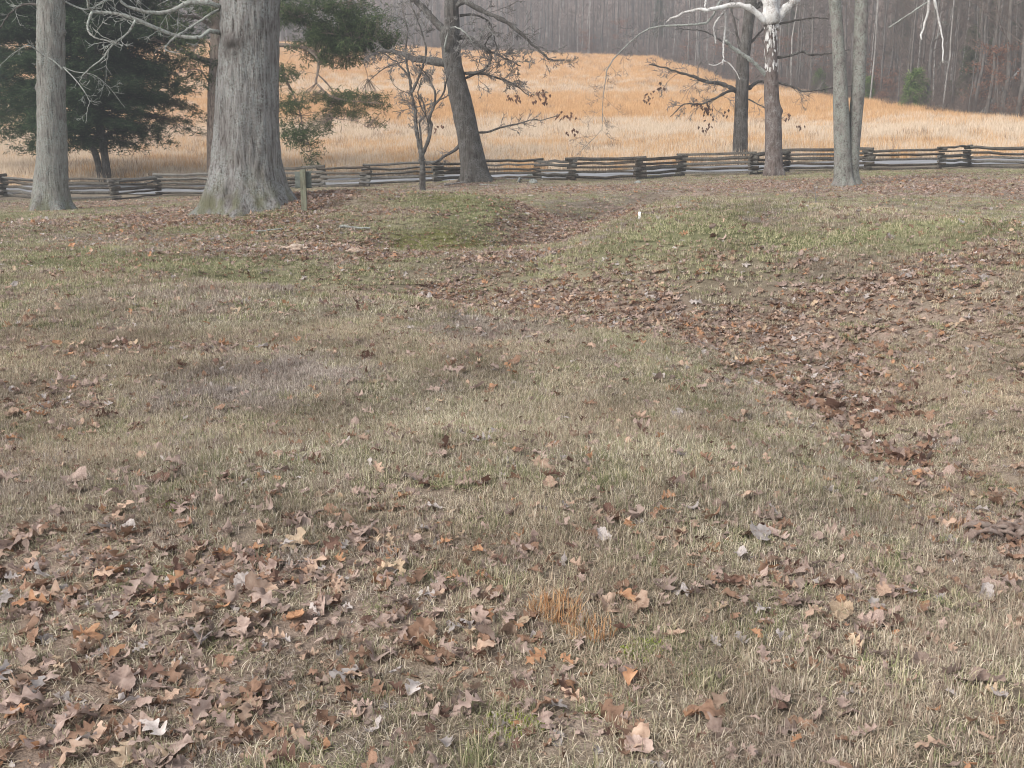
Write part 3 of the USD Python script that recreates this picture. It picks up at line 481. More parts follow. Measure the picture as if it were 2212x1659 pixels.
L2([(930, 240), (1000, 240), (1060, 290), (1130, 330), (1220, 370), (1330, 420)], .09, .02, -.8, 16, 1.2)
L2([(955, 470), (1040, 465), (1100, 440), (1140, 370), (1100, 280), (1160, 200)], .07, .02, -1.0, 14, 1.1)
L2([(975, 500), (1060, 470), (1180, 500), (1280, 540), (1350, 590), (1410, 625)], .055, .015, -.5, 14, 1.0)
L2([(1050, 850), (1120, 845), (1190, 820), (1300, 795), (1400, 770), (1480, 765), (1580, 735)], .05, .012, -.8, 14, .8, 2)
L2([(935, 930), (900, 965), (840, 1000), (790, 1035), (720, 1055)], .07, .04, -.6, 6, .6, 2)
L2([(860, 350), (840, 300), (880, 180), (960, 200), (1020, 270)], .05, .02, -1.2, 10, .9, 3, pale_limb)
L2([(850, 620), (760, 660), (650, 690), (500, 720)], .03, .01, .4, 9, .7, 2)
L2([(935, 100), (1040, 95), (1130, 150), (1160, 260), (1200, 360)], .05, .015, .6, 12, 1.1)
tag(obj('twigs', twig_mesh(out), twig_m, t, off=BASE[t.GetPath()]), kind='stuff')
spots = [at(677.7 + a * .337, b * .337, Y - .6) for a, b in [(1440, 615), (1480, 625), (1465, 590), (1275, 625), (1297, 638), (1605, 738), (1622, 735), (1660, 830), (800, 820)]]
tag(obj('dead_leaves', leaf_cluster(rng, spots, 7, .14), LEAF['dark brown'], t, off=BASE[t.GetPath()]), kind='stuff')
crown_above(rng, t, lean_bark, twig_m, ax, rr, 8.2, 7, 6)

# twin-stemmed tree --------------------------------------------------------------------------------
rng = np.random.default_rng(9)
b0 = ground(1830, 401); Y = b0[1]; t = tree_root('twin_trunk_tree', b0, 'tall tree whose two smooth grey trunks covered in pale green lichen join near the ground', 'tree')
def p3(l): return [(r * .337, 1466.6 + a * .337, 1466.6 + b * .337) for r, a, b in l]
m, ax, rr = trunk(p3([(1195, 965, 1135), (1170, 985, 1125), (1120, 992, 1112), (1000, 995, 1100), (850, 993, 1095), (700, 990, 1088), (600, 990, 1082), (450, 988, 1072), (300, 982, 1062), (150, 975, 1050), (0, 958, 1036)]), Y, 11, 110, 60, .006, 16, (.25, .3, 4), 17, [(at(1801, 7, Y)[2], -1.9, .1, .06)], .6, .35)
obj('trunk', m, twin_bark, t, True, BASE[t.GetPath()])
m, ax2, rr2 = trunk(p3([(1195, 1050, 1180), (1170, 1052, 1165), (1120, 1060, 1150), (1000, 1068, 1156), (850, 1080, 1165), (700, 1094, 1178), (600, 1104, 1188), (450, 1112, 1196), (300, 1118, 1203), (150, 1124, 1208), (0, 1130, 1212)]), Y + .12, 11, 110, 56, .006, 16, (.25, .3, 3), 19, (), .6, .35)
obj('trunk', m, twin_bark, t, True, BASE[t.GetPath()])
out = []
top = ax2[-1]
add_limb(t, rng, [(1885, -75), (1930, -110), (1990, -75), (2004, -25), (2007, 17), (1998, 50), (1988, 86)], Y, .07, .03, syc_white, -.3, out, 8, .5, 2)
add_limb(t, rng, [(1930, -110), (2000, -60), (2019, 0), (2026, 34), (2036, 84), (2036, 135)], Y - .1, .06, .02, syc_white, -.2, out, 9, .5, 2)
add_limb(t, rng, [(1880, -40), (1920, 60), (1965, 30), (2020, -5), (2080, -30)][1:], Y, .03, .02, pale_limb, -.2, out, 5, .5, 2)
tag(obj('twigs', twig_mesh(out), pale_limb, t, off=BASE[t.GetPath()]), kind='stuff')
crown_above(rng, t, twin_bark, twig_m, ax, rr, 8.2, 5, 5); crown_above(rng, t, twin_bark, twig_m, ax2, rr2, 8.4, 5, 5)

# sycamore -----------------------------------------------------------------------------------------
rng = np.random.default_rng(10)
Y = 43.6; b0 = onground(at(1671, 370, Y)[0], Y); t = tree_root('sycamore_tree', b0, 'sycamore with brown lower trunk and peeling white upper bark and limbs, right at the fence', 'tree')
prof = p3([(1100, 540, 676), (1080, 545, 668), (1040, 550, 662), (900, 553, 658), (800, 553, 655), (700, 552, 655), (640, 547, 640), (500, 546, 636), (300, 549, 628), (200, 548, 626), (130, 542, 626)])
m, ax, rr = trunk(prof, Y, at(1655, 30, Y)[2], 110, 56, .007, 16, (.2, .2, 5), 23, [(at(1688, 240, Y)[2], 0, .12, .06)], .96)
obj('trunk', m, syc_low, t, True, BASE[t.GetPath()])
out = []
def LS(pix, r0, r1, dy=0., n=8, L=.8, lv=2, mat=syc_white, name='limb'): return add_limb(t, rng, pix, Y, r0, r1, mat, dy, out, n, L, lv, .05, .05, 26, name)
LS(T3([(588, 150), (585, 80), (578, 0), (572, -120), (560, -300)]), .34, .2, 0, 0, name='white_stem')
LS(T3([(610, 190), (625, 130), (660, 80), (740, 0), (840, -100), (1000, -220)]), .20, .12, .2, 6, 1.2, name='white_stem')
LS(T3([(622, 110), (632, 40), (640, -60), (650, -200)]), .13, .09, .6, 5, name='white_stem')
LS([(1655, 48)] + Z2([(740, 195), (640, 110), (560, 65), (430, 50), (300, 75), (200, 95), (0, 110)]) + [(1440, 45)], .13, .03, -.6, 9, 1.0)
LS([(1655, -60), (1600, -40), (1557, 0), (1535, 45), (1523, 50), (1491, 54), (1423, 57), (1385, 71), (1341, 111), (1315, 142), (1305, 189), (1301, 249), (1306, 270), (1284, 297), (1247, 334)], .06, .006, -1.5, 26, 1.3, 3, pale_limb)
LS([(1557, 20), (1566, 26), (1568, 43), (1565, 75), (1563, 103), (1562, 131), (1560, 139)], .05, .03, -.2, 4, .5)
LS([(1562, 131), (1575, 137), (1590, 155), (1598, 172)], .03, .015, -.2, 4, .5); LS([(1562, 133), (1545, 141), (1530, 138)], .03, .012, 0, 3, .4)
LS([(1566, 26), (1551, 41), (1542, 58), (1544, 75), (1547, 94)], .045, .03, -.2, 3, .4); LS([(1525, -14), (1524, 5), (1521, 28)], .07, .02, -.2, 0)
LS(Z2([(780, 770), (650, 640), (560, 570), (430, 480), (360, 410)]), .10, .06, -.5, 9, .9, 2, pale_limb)
LS(Z2([(870, 580), (1000, 560), (1140, 520), (1200, 550), (1400, 540), (1600, 500)]), .06, .02, .3, 12, .9, 3, dark_bark)
LS(Z2([(880, 830), (1050, 880), (1150, 920), (1400, 890), (1700, 860)]), .045, .015, -.3, 12, .9, 3, dark_bark)
LS(Z2([(890, 240), (1100, 200), (1250, 180), (1400, 190)]), .05, .015, .4, 9, .9, 3, dark_bark)
tag(obj('twigs', twig_mesh(out), twig_m, t, off=BASE[t.GetPath()]), kind='stuff')
# peeling white flakes where brown bark gives way to white
fl = []
for _ in range(80):
    z = rng.uniform(at(0, 165, Y)[2], at(0, 38, Y)[2]); w = (z - at(0, 165, Y)[2]) / (at(0, 38, Y)[2] - at(0, 165, Y)[2])
    if rng.uniform() > .25 + w: continue
    a = rng.uniform(-math.pi, 0); r = float(np.interp(z, ax[:, 2], rr)) + .012; cx0 = float(np.interp(z, ax[:, 2], ax[:, 0])); hw, hh = rng.uniform(.025, .075), rng.uniform(.05, .24)
    n_ = 12; ang = np.linspace(0, 6.283, n_, endpoint=False); e = rng.uniform(.5, 1, n_); da = a + hw / r * np.cos(ang) * e; zz = z + hh * np.sin(ang) * e
    v = np.vstack([[cx0 + (r + .012) * math.cos(a), Y + (r + .012) * math.sin(a), z]] + [[cx0 + r * math.cos(q), Y + r * math.sin(q), w_] for q, w_ in zip(da, zz)]); i = np.arange(n_)
    fl.append((v, np.stack([np.zeros(n_, int), i + 1, (i + 1) % n_ + 1], 1)))
tag(obj('bark_flakes', fl, syc_white, t, off=BASE[t.GetPath()]), kind='stuff')

# dark tree behind the fence -----------------------------------------------------------------------
rng = np.random.default_rng(11)
Y = 54.5; b0 = onground(at(1597, 350, Y)[0], Y); t = tree_root('black_oak', b0, 'dark slender oak with a bare scar on its trunk, behind the fence beside the sycamore', 'tree')
m, ax, rr = trunk(p3([(1050, 335, 450), (1020, 342, 442), (950, 345, 440), (850, 350, 440), (760, 356, 441), (600, 361, 445), (500, 364, 448), (400, 366, 450), (300, 390, 462), (200, 405, 474), (0, 426, 500)]), Y, 15, 110, 50, .014, 18, (.3, .2, 4), 29, (), .55, .4)
obj('trunk', m, dark_bark, t, True, BASE[t.GetPath()])
sc = np.array([at(1592, 205, Y - .52), at(1595, 200, Y - .52), at(1593.5, 228, Y - .53), at(1589.5, 255, Y - .51), at(1588, 240, Y - .5)])
out = []
def LD(pix, r0, r1, dy=0., n=17, L=1.45, lv=3, mat=dark_bark): return add_limb(t, rng, pix, Y, r0, r1, mat, dy, out, n, L, lv, -.05, .08, 26, kids=(4, 7), rmin=.011)
LD(Z2([(460, 915), (400, 880), (300, 840), (150, 820), (0, 760), (-200, 700), (-420, 640)]), .12, .03, -1.0, 16, 1.6)
LD(Z2([(450, 915), (380, 920), (250, 990), (100, 1050), (-60, 1050), (-200, 1180)]), .08, .02, -1.4, 14, 1.3)
LD(Z2([(590, 890), (640, 850), (700, 820), (780, 830)]), .11, .05, .5, 5, .9, 2)
LD(Z2([(500, 480), (450, 250), (410, 80), (390, -60)]), .07, .05, .6, 8); LD(Z2([(615, 430), (680, 350), (740, 290), (840, 180)]), .06, .04, .5, 8)
LD(Z2([(630, 90), (740, 20), (850, -60)]), .15, .1, .5, 6); LD(Z2([(590, 1000), (680, 1050), (760, 1100), (850, 1250)]), .04, .012, -1, 12, 1.2, 2)
LD(Z2([(470, 500), (330, 420), (150, 320), (0, 300), (-150, 290)]), .05, .015, -1, 12, 1.1, 2)
tag(obj('twigs', twig_mesh(out), twig_m, t, off=BASE[t.GetPath()]), kind='stuff')
spots = [at(1491 + a * .2145, b * .2145, Y - 1) for a, b in [(190, 1110), (210, 1090), (170, 1080), (140, 1300), (110, 1090), (370, 1120), (200, 1240), (990, 1170), (1100, 1300), (130, 1050), (-450, 1000), (-300, 850), (-420, 940), (50, 1030)]]
tag(obj('dead_leaves', leaf_cluster(rng, spots, 6, .15), LEAF['dark brown'], t, off=BASE[t.GetPath()]), kind='stuff')
crown_above(rng, t, dark_bark, twig_m, ax, rr, 10, 6, 5)

# ------------------------------------------------------------------ evergreens
def needles(rng, pts, n, size, width=.018, droop=-.15, flat_=.6):
    """n thin needle-spray faces around each point"""
    pts = np.repeat(np.asarray(pts), n, 0); N = len(pts); d = rng.normal(0, 1, (N, 3)) * [1, 1, flat_] + [0, 0, droop]; d /= np.linalg.norm(d, axis=1, keepdims=True); l = size * rng.uniform(.5, 1.2, (N, 1))
    s = np.cross(d, rng.normal(0, 1, (N, 3))); s /= np.linalg.norm(s, axis=1, keepdims=True) + 1e-9; w = width * rng.uniform(.6, 1.4, (N, 1)); o = pts + rng.normal(0, size * .35, (N, 3))
    V = np.stack([o - s * w * .6, o + s * w * .6, o + d * l * .6 + s * w, o + d * l], 1).reshape(-1, 3); i = np.arange(N)[:, None] * 4
    return V, np.vstack([i + [0, 1, 2], i + [0, 2, 3]]), 4
def cedar(name, stems, Y, zlo, ztop, Lmax, label, mat, seed, nb=230, per=34, nn=9, size=.26, cx=None, skip=None):
    rng = np.random.default_rng(seed); b = onground(at(stems[0][0][0], stems[0][0][1], Y)[0], Y); t = tree_root(name, b, label, 'tree'); axes = []
    for i, st in enumerate(stems):
        p = np.array([at(x, r, Y) for x, r, w in st]); p[0, 2] = b[2] - .2; rad = np.array([w for x, r, w in st]); pl = resample(p, 40); rr_ = np.interp(np.linspace(0, 1, 40), np.linspace(0, 1, len(rad)), rad)
        ext = pl[-1] + np.linspace(0, 1, 12)[1:, None] * (np.array([pl[-1][0] * .5 + .5 * b[0], Y, b[2] + ztop]) - pl[-1]); pl = np.vstack([pl, ext]); rr_ = np.concatenate([rr_, np.linspace(rr_[-1], .03, 11)])
        obj('trunk', tubes(pl[None], rr_[None] * (1 + .05 * rng.normal(size=len(pl)))[None], 12, True), dark_bark, t, True, b); axes.append(pl)
    pts, br = [], []
    for k_ in range(nb):
        ax = axes[k_ % len(axes)]; h = zlo + (ztop - zlo) * (k_ + rng.uniform()) / nb; z = b[2] + h
        p = np.array([np.interp(z, ax[:, 2], ax[:, q]) for q in range(3)]); a = k_ * 2.39996 + rng.normal(0, .3); f = (h - zlo) / (ztop - zlo)
        L = Lmax * min(1, .55 + f * 3.5) * (1 if f < .55 else max(.12, 1 - (f - .55) / .45)) * rng.uniform(.5, 1.15)
        line = shoot(rng, p, (math.cos(a), math.sin(a), rng.uniform(.1, .5)), L, .18, -.75); br.append((line, np.linspace(.05, .008, K)))
        tt = rng.uniform(.12, 1, int(per * L / Lmax + 4)) ** .7; i = np.minimum((tt * (K - 1)).astype(int), K - 2); u = (tt * (K - 1) - i)[:, None]
        q = line[i] * (1 - u) + line[i + 1] * u; q = q + rng.normal(0, 1, q.shape) * [.34, .34, .10] * (.5 + .6 * tt)[:, None]; pts.append(q)
    pts = np.vstack(pts)
    if skip is not None: pts = pts[~skip(pts)]
    tag(obj('branches', twig_mesh(br, 4), dark_bark, t, off=b), kind='stuff'); tag(obj('crown', needles(rng, pts, nn + 2, size * .85, .022, -.3, .4), mat, t, off=b), kind='stuff')
    return t
cedar('evergreen_tree', [[(217, 390, .17), (213, 360, .16), (205, 330, .15), (190, 300, .14), (178, 262, .12), (170, 200, .08)], [(232, 388, .22), (228, 350, .2), (222, 310, .19), (216, 262, .17), (214, 150, .12)]], 53.5, 2.0, 15.5, 5.2,
      'dense dark evergreen with two thin trunks standing behind the fence at the left', cedar_g, 51, 430, 74, 11)
cedar('evergreen_tree', [[(-40, 395, .2), (-42, 330, .18), (-45, 200, .14)]], 57.0, 3.0, 14, 3.0, 'blue-green evergreen cut off by the left edge, behind the fence', blue_g, 52, 200, 50, 10)

# pine behind the big oak ---------------------------------------------------------------------------
rng = np.random.default_rng(12); Y = 53.0; b0 = onground(at(465, 385, Y)[0], Y); t = tree_root('pine_tree', b0, 'tall pine half hidden behind the huge oak, its drooping green boughs hanging to the right', 'tree')
m, ax, rr = trunk([(395, 444, 490), (370, 447, 487), (300, 448, 485), (200, 449, 484), (100, 454, 484), (0, 458, 483)], Y, 19, 70, 40, .012, 14, (.3, .15, 4), 33, (), .4, .4)
obj('trunk', m, pine_bark, t, True, BASE[t.GetPath()])
lines = []
def LP(pix, r0, r1, dy, st=None): pl = add_limb(t, rng, pix, Y if st is None else st, r0, r1, pine_bark, dy, wob=.1, n=24); lines.append(pl); return pl
LP([(475, -80), (540, -40), (603, 7), (635, 34), (667, 59), (700, 84), (760, 96)], .13, .04, -1.5); LP([(475, 60), (540, 85), (603, 97), (645, 99), (672, 110), (688, 133), (686, 160), (681, 181)], .12, .06, -2.0)
LP([(686, 183), (711, 206), (741, 215), (782, 220), (828, 224)], .05, .015, -.3, Y - 2.0); LP([(475, 100), (560, 110), (603, 146), (622, 183), (640, 217), (652, 263), (661, 297), (670, 332), (674, 359)], .10, .012, -1.2)
LP([(680, 70), (736, 75), (805, 87), (846, 92)], .05, .015, -.4, Y - 1.5); LP([(640, 38), (690, 20), (740, 5), (800, -10)], .05, .02, -.5, Y - 1.2); LP([(686, 160), (720, 200), (715, 250), (770, 262), (793, 275)], .04, .012, .4, Y - 2.0)
LP([(672, 110), (730, 118), (780, 130), (795, 170)], .04, .012, .4, Y - 1.9); LP([(462, 138), (440, 130), (404, 115), (364, 96), (303, 77)], .16, .06, -.8); LP([(462, 60), (430, 40), (380, 30), (330, -10)], .1, .04, .8); LP([(462, 200), (440, 160), (420, 150), (380, 160)], .05, .02, -.6)
allp = np.vstack(lines); kt = cKDTree(allp); pts, tw = [], []
for px, py, rx, ry, n_ in [(770, 80, 88, 28, 260), (800, 92, 62, 16, 110), (705, 102, 66, 22, 150), (760, 132, 62, 20, 60), (618, 152, 26, 18, 26), (612, 175, 22, 22, 14), (755, 213, 74, 14, 84), (810, 224, 34, 5, 16), (650, 222, 44, 30, 56), (722, 250, 62, 18, 44), (660, 276, 38, 26, 56), (652, 300, 42, 12, 34), (673, 338, 6, 22, 14), (690, 22, 80, 28, 150), (640, 50, 40, 26, 50), (790, 272, 9, 12, 7), (786, 34, 60, 26, 60), (630, 10, 50, 20, 40), (850, 110, 24, 8, 10), (730, 56, 76, 24, 130),
                           (400, 60, 60, 40, 40), (430, 20, 50, 25, 40), (390, 120, 40, 25, 24), (430, 150, 30, 20, 12), (350, 40, 50, 40, 40)]:
    for q_ in range(n_):
        if q_ % 6 == 0: r_, a_ = math.sqrt(rng.uniform()), rng.uniform(0, 6.283); c0 = at(px + rx * r_ * math.cos(a_), py + ry * r_ * math.sin(a_), Y - 1.2 + rng.normal(0, .8))
        c = c0 + rng.normal(0, 1, 3) * [.32, .32, .10]; j = kt.query(c)[1]; s_ = allp[j]
        c = s_ + (c - s_) * min(1, 2.6 / (np.linalg.norm(c - s_) + 1e-6)); mid = (s_ + c) / 2 + rng.normal(0, .1, 3); tw.append((resample(np.array([s_, mid, c]), K), np.linspace(.012, .005, K)))
        pts.append(c + rng.normal(0, .13, (3, 3)) * [1.4, 1.4, .7])
tag(obj('twigs', twig_mesh(tw), pine_bark, t, off=b0), kind='stuff'); tag(obj('needles', needles(rng, np.vstack(pts), 8, .22, .022, -.1, .8), pine_g, t, off=b0), kind='stuff')
up, br = [], []
for k_ in range(60):
    z = rng.uniform(9.5, 19.5) + b0[2]; a = rng.uniform(0, 6.28); p = np.array([np.interp(z, ax[:, 2], ax[:, q]) for q in range(3)]); line = shoot(rng, p, (math.cos(a), math.sin(a), .3), rng.uniform(1.5, 4.5) * (1.2 - (z - b0[2]) / 26), .2, -.3); br.append((line, np.linspace(.05, .01, K)))
    up.append(line[rng.integers(2, K, 26)] + rng.normal(0, .4, (26, 3)))
tag(obj('twigs', twig_mesh(br, 4), pine_bark, t, off=b0), kind='stuff'); tag(obj('needles', needles(rng, np.vstack(up), 8, .3, .03), pine_g, t, off=b0), kind='stuff')

# ------------------------------------------------------------------ split-rail fence
rng = np.random.default_rng(13)
fence = thing('split_rail_fence', (0, 0, 0), 'zigzag split-rail fence of weathered grey rails along the path', 'fence')
JG = [np.array([p[0], p[1], float(height(p[0], p[1]))]) for p in JP]
def rail(a, b, r, seed):
    g = np.random.default_rng(seed); n = 7; s = 6; p = np.linspace(a, b, n) + np.vstack([np.zeros(3), g.normal(0, .016, (n - 2, 3)), np.zeros(3)]) - np.outer(4 * np.linspace(0, 1, n) * (1 - np.linspace(0, 1, n)), [0, 0, g.uniform(-.01, .035)])
    V, F = tubes(p[None], np.full((1, n), r), s, True); V = V.reshape(n, s, 3); c = p[:, None]; sq = g.uniform(.62, 1.25, s)[None, :, None] * (1 + g.normal(0, .06, (n, s))[..., None])
    return ((V - c) * sq + c).reshape(-1, 3), F
rail_tones = [wood_m, bark('rail_brown', (0.022, 0.016, 0.013), (0.053, 0.042, 0.033), (0.099, 0.082, 0.067), (0.118, 0.118, 0.101), .2, 22, 1.0, .8, .02), bark('rail_pale', (0.026, 0.024, 0.020), (0.073, 0.064, 0.057), (0.127, 0.115, 0.103), (0.127, 0.128, 0.112), .4, 22, 1.0, .8, .02)]
rc = 0
for i in range(len(JG) - 1):
    a, b = JG[i].copy(), JG[i + 1].copy(); d = b - a; d[2] = 0; d /= np.linalg.norm(d)
    for k_ in range(5):
        h = .07 + .192 * k_ + (.092 if i % 2 else 0); r = .063 * rng.uniform(.78, 1.25)
        if k_ == 4: r *= 1.1
        ea, eb = rng.uniform(.12, .34), rng.uniform(.12, .34)
        pa, pb = a - d * ea + [0, 0, h + rng.normal(0, .012)], b + d * eb + [0, 0, h + rng.normal(0, .012)]
        obj('rail', rail(pa, pb, r, 100 + rc), rail_tones[rng.integers(3)], fence, 25); rc += 1

# ------------------------------------------------------------------ sign seen from behind, and small things
gp = ground(657, 461); gp = onground(at(658, 461, OAKBASE[1] - .1)[0], OAKBASE[1] - .1); sgn = thing('trail_sign', gp, 'small wooden sign seen from behind on a square post, right of the huge oak', 'sign')
def box_(x, y, z, ox, oy, oz, bev=.006):
    b = trimesh.creation.box((x, y, z)); m = trimesh.convex.convex_hull(np.vstack([b.vertices * (np.array([x, y, z]) - 2 * bev * np.eye(3)[k_]) / np.array([x, y, z]) for k_ in range(3)])); m.apply_translation((ox, oy, oz)); return m
post_m = bark('sign_post_wood', (.05, .046, .034), (.095, .09, .066), (.15, .142, .108), (.15, .17, .12), .4, 25, .1, .4, .01); board_m = bark('sign_board_back', (.06, .066, .06), (.085, .092, .083), (.115, .123, .11), (.13, .15, .125), .4, 6, 1, .2, .01)
topz = at(660, 366, gp[1])[2] - gp[2]; bz0, bz1 = at(650, 405, gp[1])[2] - gp[2], at(650, 372, gp[1])[2] - gp[2]; bx0, bx1 = at(636, 390, gp[1])[0] - gp[0], at(671, 390, gp[1])[0] - gp[0]
obj('post', box_(.105, .09, topz + .3, 0, 0, topz / 2 - .15), post_m, sgn, 30); obj('board', box_(bx1 - bx0, .03, bz1 - bz0, (bx0 + bx1) / 2, .066, (bz0 + bz1) / 2), board_m, sgn, 30)
obj('frame', join([(q.vertices, q.faces) for q in (box_(bx1 - bx0 + .02, .025, .025, (bx0 + bx1) / 2, .093, bz0), box_(bx1 - bx0 + .02, .025, .025, (bx0 + bx1) / 2, .093, bz1))]), board_m, sgn, 30)

rotten = bark('rotten_wood', (.12, .075, .05), (.26, .19, .14), (.38, .30, .245), (.36, .34, .31), .3, 18, 1, .8, .02)
def lump(seed, size, bump_=.35):
    m = trimesh.creation.icosphere(3, 1.0); v = m.vertices; v = v * (1 + bump_ * (meshkit.fbm(v * 1.8 + seed * 7.3, 3, seed) - .5) * 2)[:, None]; v[:, 2] = np.where(v[:, 2] < -.35, -.35, v[:, 2]); return v * np.asarray(size), np.array(m.faces)
def place(name, px, py, mesh_fn, mat, label, cat, z=.0, **k):
    g = ground(px, py); t_ = thing(name, g + [0, 0, z], label, cat); return g, t_
for px, py, seed, lab in ((640, 541, 3, 'larger pale chunk of rotten wood lying in the moss below the huge oak'), (768, 548, 4, 'smaller pale chunk of rotten wood at the leafy end of the hollow')):
    g = ground(px, py); s_ = .5 if seed == 3 else .36; parts = [lump(seed, (.26 * s_, .10 * s_, .13 * s_), .6)]
    for j in range(6):
        v, f = lump(seed * 10 + j, (.09 * s_, .06 * s_, .045 * s_), .6); r_ = np.random.default_rng(seed * 10 + j); parts.append((v + [r_.uniform(-.4, .4) * s_, r_.uniform(-.12, .1) * s_, 0], f))
    tag(obj('rotten_wood', parts, rotten, None, True, -(g + [0, 0, .04])), lab, 'wood chunk')
# dark knot of surface roots at the right edge
g = ground(2150, 1160); r_ = np.random.default_rng(77); parts = []
for j in range(16):
    a = r_.uniform(-.5, .5); p = np.array([r_.uniform(-.15, .16), r_.uniform(-.06, .06), .015]); L = r_.uniform(.07, .19); line = np.array([p + np.array([math.cos(a) * q * L, math.sin(a) * q * L, 0.012 + .028 * math.sin(q * 3.1) + r_.normal(0, .004)]) for q in np.linspace(0, 1, 7)])
    parts.append(tubes(resample(line, 12)[None], (r_.uniform(.008, .017) * (.55 + .5 * np.sin(np.linspace(.3, 2.8, 12))) * (1 + r_.normal(0, .15, 12)))[None], 8, True))
root_m = bark('root_bark', (.045, .03, .024), (.12, .085, .07), (.20, .15, .125), (.24, .2, .175), .3, 30, 1, .9, .01)
tag(obj('root_knot', parts, root_m, None, True, -g), 'gnarled knot of brown roots showing through the grass at the right edge', 'roots')
g = ground(1381, 474); ms = [box_(.035, .008, .11, 0, 0, .06, .002), box_(.012, .012, .07, 0, .012, .02, .002)]
tag(obj('marker_peg', [(q.vertices, q.faces) for q in ms], M('white_plastic', {'p': ('principled_bsdf', {'base_color': (.8, .8, .78), 'roughness': .5})}, surface='p.BSDF'), None, 30, -g), 'small white marker peg standing in the grass above the leafy hollow', 'marker')
for (x0, y0, x1, y1, r, lab) in ((1036, 401, 1075, 401.5, .022, 'pale straight stick lying on the mound below the leaning oak'), (960, 402, 1060, 388, .035, 'long dark branch lying against the foot of the leaning oak'), (543, 503, 610, 497, .02, 'thin grey stick lying on the mossy slope below the huge oak'), (735, 494, 800, 498, .03, 'short grey branch lying on the green bank right of the huge oak'), (1120, 396, 1135, 384, .05, 'stubby grey root rising from the mound right of the leaning oak')):
    a, b = ground(x0, y0), ground(x1, y1); n = 8; p = np.linspace(a, b, n) ; p[:, 2] = height(p[:, 0], p[:, 1]) + r * 1.4; r_ = np.random.default_rng(int(x0)); p[1:-1] += r_.normal(0, r * .8, (n - 2, 3)) * [1, 1, .4]
    if np.linalg.norm(b - a) > 5: p = a + (p - a) * 5 / np.linalg.norm(b - a); p[:, 2] = height(p[:, 0], p[:, 1]) + r * 1.4
    c = p.mean(0); tag(obj('fallen_branch', tubes(p[None], np.linspace(r, r * .5, n)[None] * (1 + r_.normal(0, .1, n))[None], 7, True), pale_limb if 'pale' in lab else twig_m if 'dark' in lab else pale_limb, None, True), lab, 'branch')
g = ground(1375, 399.5); g2 = ground(1378, 396)
for px, py, s_, lab in ((1148, 389, .30, 'grey lichened stump on the mound behind the hollow'), (1152, 395, .16, 'low weathered stone beside the lichened stump'), (1378, 397, .12, 'small grey stone at the foot of the fence')):
    g = ground(px, py); v, f = lump(int(px), (s_, s_ * .7, s_ * .8), .4); tag(obj('weathered_stump' if 'stump' in lab else 'stone', (v, f), pale_limb, None, True, -(g + [0, 0, .03])), lab, 'stump' if 'stump' in lab else 'stone')
g = ground(1763, 441); sp = np.array([g, at(1761, 415, g[1]), at(1757, 398, g[1])]); tr = tree_root('bare_sapling', g, 'single thin bare sapling standing in the grass left of the twin-trunk tree', 'sapling'); rr_ = np.random.default_rng(3)
obj('stem', tubes(resample(sp, 9)[None], np.linspace(.016, .006, 9)[None], 5), twig_m, tr, True, g); o2 = []; sprout(rr_, resample(sp, 9), .006, 6, .22, 1, o2); obj('twigs', twig_mesh(o2), twig_m, tr, off=g)

# ------------------------------------------------------------------ forest on the hill
def bare_tree(seed, H, r0, lean=.03, twl=3, nl=26, low=.22):
    g = np.random.default_rng(seed); n = 14; z = np.linspace(-.5, H, n); x = np.cumsum(g.normal(0, lean * H / n, n)); y = np.cumsum(g.normal(0, lean * H / n, n)); x -= x[0]; y -= y[0]
    pl = np.stack([x, y, z], 1); rad = r0 * (1 - .8 * np.linspace(0, 1, n)); rad[0] *= 1.35; tm = tubes(pl[None], rad[None], 7); out = []
    for k_ in range(nl):
        f = low + (1 - low) * (k_ + g.uniform()) / nl; i = min(int(f * (n - 1)), n - 2); p = pl[i] + (pl[i + 1] - pl[i]) * (f * (n - 1) - i); a = g.uniform(0, 6.28); L = H * g.uniform(.12, .26) * (1.15 - .6 * f)
        line = shoot(g, p, (math.cos(a), math.sin(a), g.uniform(.3, 1.1)), L, .25, .25); out.append((line, np.linspace(max(.012, r0 * .3 * (1.1 - f)), .008, K))); sprout(g, line, .02, 5, L * .5, twl - 1, out, kids=(3, 6), rmin=.013)
    return tm, twig_mesh(out)
def sapling(seed, H):
    g = np.random.default_rng(seed); out = []
    for _ in range(5):
        line = shoot(g, (g.normal(0, .3), g.normal(0, .3), -.2), (g.normal(0, .2), g.normal(0, .2), 1), H * g.uniform(.5, 1), .2, .2); out.append((line, np.linspace(.025, .008, K))); sprout(g, line, .012, 7, H * .28, 2, out, kids=(3, 6), rmin=.010)
    return twig_mesh(out)
grey_b = bark('forest_bark_grey', (0.045, 0.038, 0.033), (0.080, 0.070, 0.062), (0.116, 0.103, 0.092), (0.137, 0.131, 0.119), .2, 6, .2, .3)
pale_b = bark('forest_bark_pale', (0.120, 0.110, 0.100), (0.188, 0.176, 0.160), (0.256, 0.244, 0.228), (0.256, 0.256, 0.240), .2, 6, .2, .3)
dark_b = bark('forest_bark_dark', (0.042, 0.036, 0.034), (0.077, 0.069, 0.063), (0.119, 0.108, 0.098), (0.140, 0.140, 0.133), .2, 6, .2, .3)
ftwig = bark('forest_twigs', (0.052, 0.039, 0.033), (0.083, 0.065, 0.054), (0.117, 0.093, 0.081), (0.123, 0.106, 0.094), .1, 6, .4, .1)
lr = np.random.default_rng(14)
protos = []
kinds_root = stage.CreateClassPrim('/World/forest_kinds')
